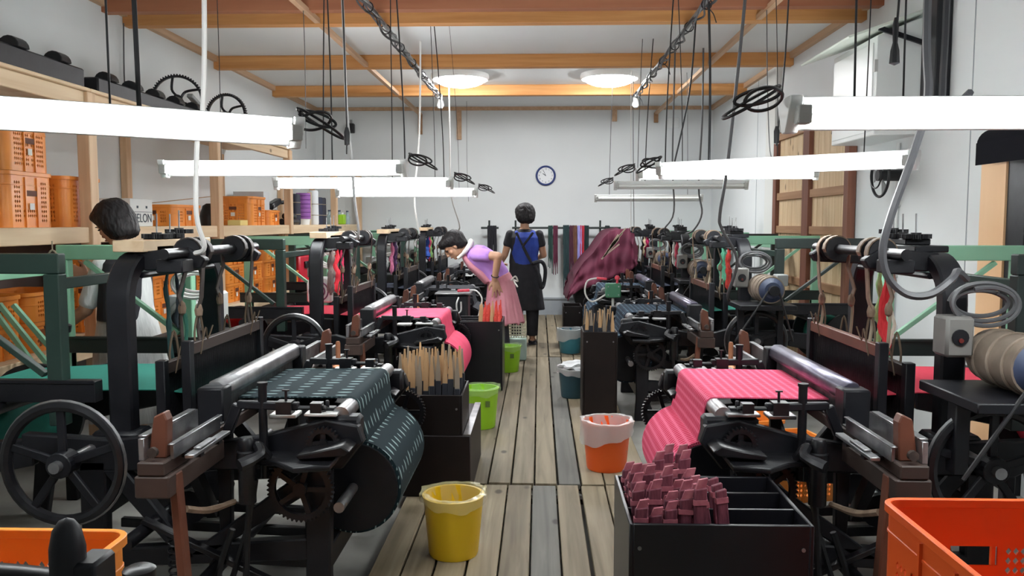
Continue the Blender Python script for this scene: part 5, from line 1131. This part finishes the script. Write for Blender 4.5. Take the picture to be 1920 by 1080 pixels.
g = thing('wall_conduit', 'white conduit with a junction box down the right wall', 'pipe', (XR, 6.0, .5)); obj('pipe', MB().cyl((-.02, 0, 0), (-.02, 0, 1.45), .014, n=10), WHITE, g); obj('junction_box', MB().box(-.05, 0, -.05, .05, .02, .16), WHITE, g, .006)
for z in (.5, 1.0): obj('clip', MB().box(-.036, 0, -.022, .022, z, z + .015), LGREY, g)
g = thing('socket_lamp', 'small dark camera fixed beside the white wall cabinet', 'camera', (XR, 6.85, 2.0)); obj('arm', MB().bar((0, 0, .05), (-.14, 0, .08), .03, .03), RUBBER, g); obj('head', MB().bar((-.14, -.07, .06), (-.14, .07, .14), .07, .07), RUBBER, g, .01)

# ------------------------------------------------------------------ odds and ends round the looms
g = thing('green_control_box', 'green control box with red push knob on a thin stem', 'control box', (.72, 8.05, ZF)); Z = ZF
obj('stem', MB().cyl((0, 0, 0), (0, 0, .72 - Z), .014, n=10), LGREY, g); obj('foot', MB().cyl((0, 0, 0), (0, 0, .02), .10, n=20), IRON, g)
obj('body', MB().box(-.075, .075, -.05, .05, .66 - Z, .80 - Z), mat('control_green', (.05, .20, .11), .45), g, .012); obj('knob', MB().lathe([(.001, .80), (.012, .80), (.012, .83), (.024, .84), (.024, .86), (.014, .875), (.001, .875)], (.04, 0, -Z), 14, False), mat('pink_red_knob', (.75, .06, .10), .35), g)
for x, z in ((-.05, .69), (.05, .69), (-.05, .77), (.05, .77)): obj('screw', MB().cyl((x, -.05, z - Z), (x, -.055, z - Z), .007, n=8), STEEL, g)
obj('cable', MB().tube([(-.07, 0, .69 - Z), (-.20, 0, .62 - Z), (-.27, 0, .70 - Z), (-.25, 0, .82 - Z), (-.15, .0, .85 - Z)], .009, 6, 5), WHITECABLE, g); obj('plug', MB().bar((-.16, 0, .85 - Z), (-.06, 0, .84 - Z), .03, .022), mat('pink_red_knob', (.75, .06, .10), .35), g, .005)
g = thing('red_plug_cable', 'white cable with a red plug looped over the dark loom box', 'cable', (-.62, 7.35, .76)); obj('plug', MB().bar((-.11, 0, .02), (.0, 0, .025), .03, .024), mat('pink_red_knob', (.75, .06, .10), .35), g, .005); obj('lead', MB().tube([(0, 0, .025), (.06, 0, .02), (.11, 0, -.05), (.09, 0, -.16), (.07, .02, -.26), (.10, .04, -.34)], .008, 6, 5), WHITECABLE, g)
g = thing('loom_end_box', 'black mechanism box at the end of the loom by the bending person', 'machine part', (-.80, 7.45, ZF)); obj('case', MB().box(-.13, .16, -.06, .22, .12, .80), IRON, g, .02); obj('leg', MB().box(-.12, -.06, -.04, .02, 0, .12), IRON, g); obj('leg', MB().box(.08, .14, -.04, .02, 0, .12), IRON, g); obj('tray', MB().box(-.14, .18, -.07, .22, .801, .815), STEEL, g, .003); obj('hook', MB().tube([(.08, -.07, .78), (.06, -.08, .72), (.07, -.08, .64), (.10, -.08, .66), (.10, -.08, .74)], .008, 6, 4), BRIGHT, g)
g = thing('desk_fan', 'round white guard fan box behind the arch of the pink cloth loom', 'fan', (-1.62, 6.05, .80)); obj('case', MB().prism([(-.09, 0), (.09, 0), (.09, .15), (.06, .19), (-.06, .19), (-.09, .15)], -.04, .04), WHITE, g, .012)
for r_ in (.02, .045, .07): obj('slot', MB().ring((0, -.041, .085), (0, 1, 0), r_, .005, 24, 5), mat('mauve_slot', (.2, .05, .12), .6), g)
g = thing('hanging_pulley', 'black pulley weight hung on twine before the low shelf crates', 'pulley', (-2.10, 3.52, .91)); obj('twine', MB().tube([(-.02, 0, .10), (-.035, 0, .30), (-.01, 0, .36), (.02, 0, .30), (.015, 0, .10)], .004, 5, 4), ROPE, g); obj('twine', MB().cyl((-.01, 0, .36), (-.01, 0, .40), .003, n=6), ROPE, g); obj('weight', MB().lathe([(.001, 0), (.05, 0), (.055, .03), (.028, .045), (.022, .07), (.03, .09), (.02, .11), (.001, .11)], n=16, close=False), IRON2, g); obj('tag', MB().bar((-.05, -.005, .24), (-.01, -.005, .23), .004, .02), mat('tag_green', (.05, .45, .12), .5), g)
for k, (x0, x1, y) in enumerate(((-2.62, -2.32, 4.02), (-2.72, -2.44, 4.06), (-2.80, -2.55, 4.10))):
    tag(obj('green_rod', MB().bar((x0, y, .98), (x1, y, .62), .022, .022), MINT), 'thin mint green rod leaning before the low shelf crates', 'rod', 'green rods leaning by the shelf')
# near loom levers at the lower left corner
g = thing('loom_lever_end', 'dark posts and lever of a loom end before the orange mesh crate', 'machine part', (-.80, 1.27, ZF)); Z = ZF
obj('post', MB().lathe([(.001, 0), (.028, 0), (.028, .92), (.022, .95), (.012, .965), (.001, .97)], (0.03, .02, 0), 16, False), IRON, g); obj('knob_post', MB().lathe([(.001, 0), (.022, 0), (.022, .86), (.026, .87), (.026, .885), (.018, .89), (.001, .89)], (.148, .02, 0), 16, False), IRON2, g)
obj('arm', MB().bar((-.35, .05, .80), (.02, .03, .83), .05, .06), DKWOOD, g, .008); obj('cheek', MB().box(.04, .085, .0, .07, .78, .90), IRON, g, .006); obj('shaft', MB().tube([(-.3, .03, .87), (-.1, .03, .865), (.02, .02, .86)], .022, 10, 4), IRON2, g); obj('base', MB().box(-.35, .2, -.03, .08, 0, .05), IRON, g, .008)
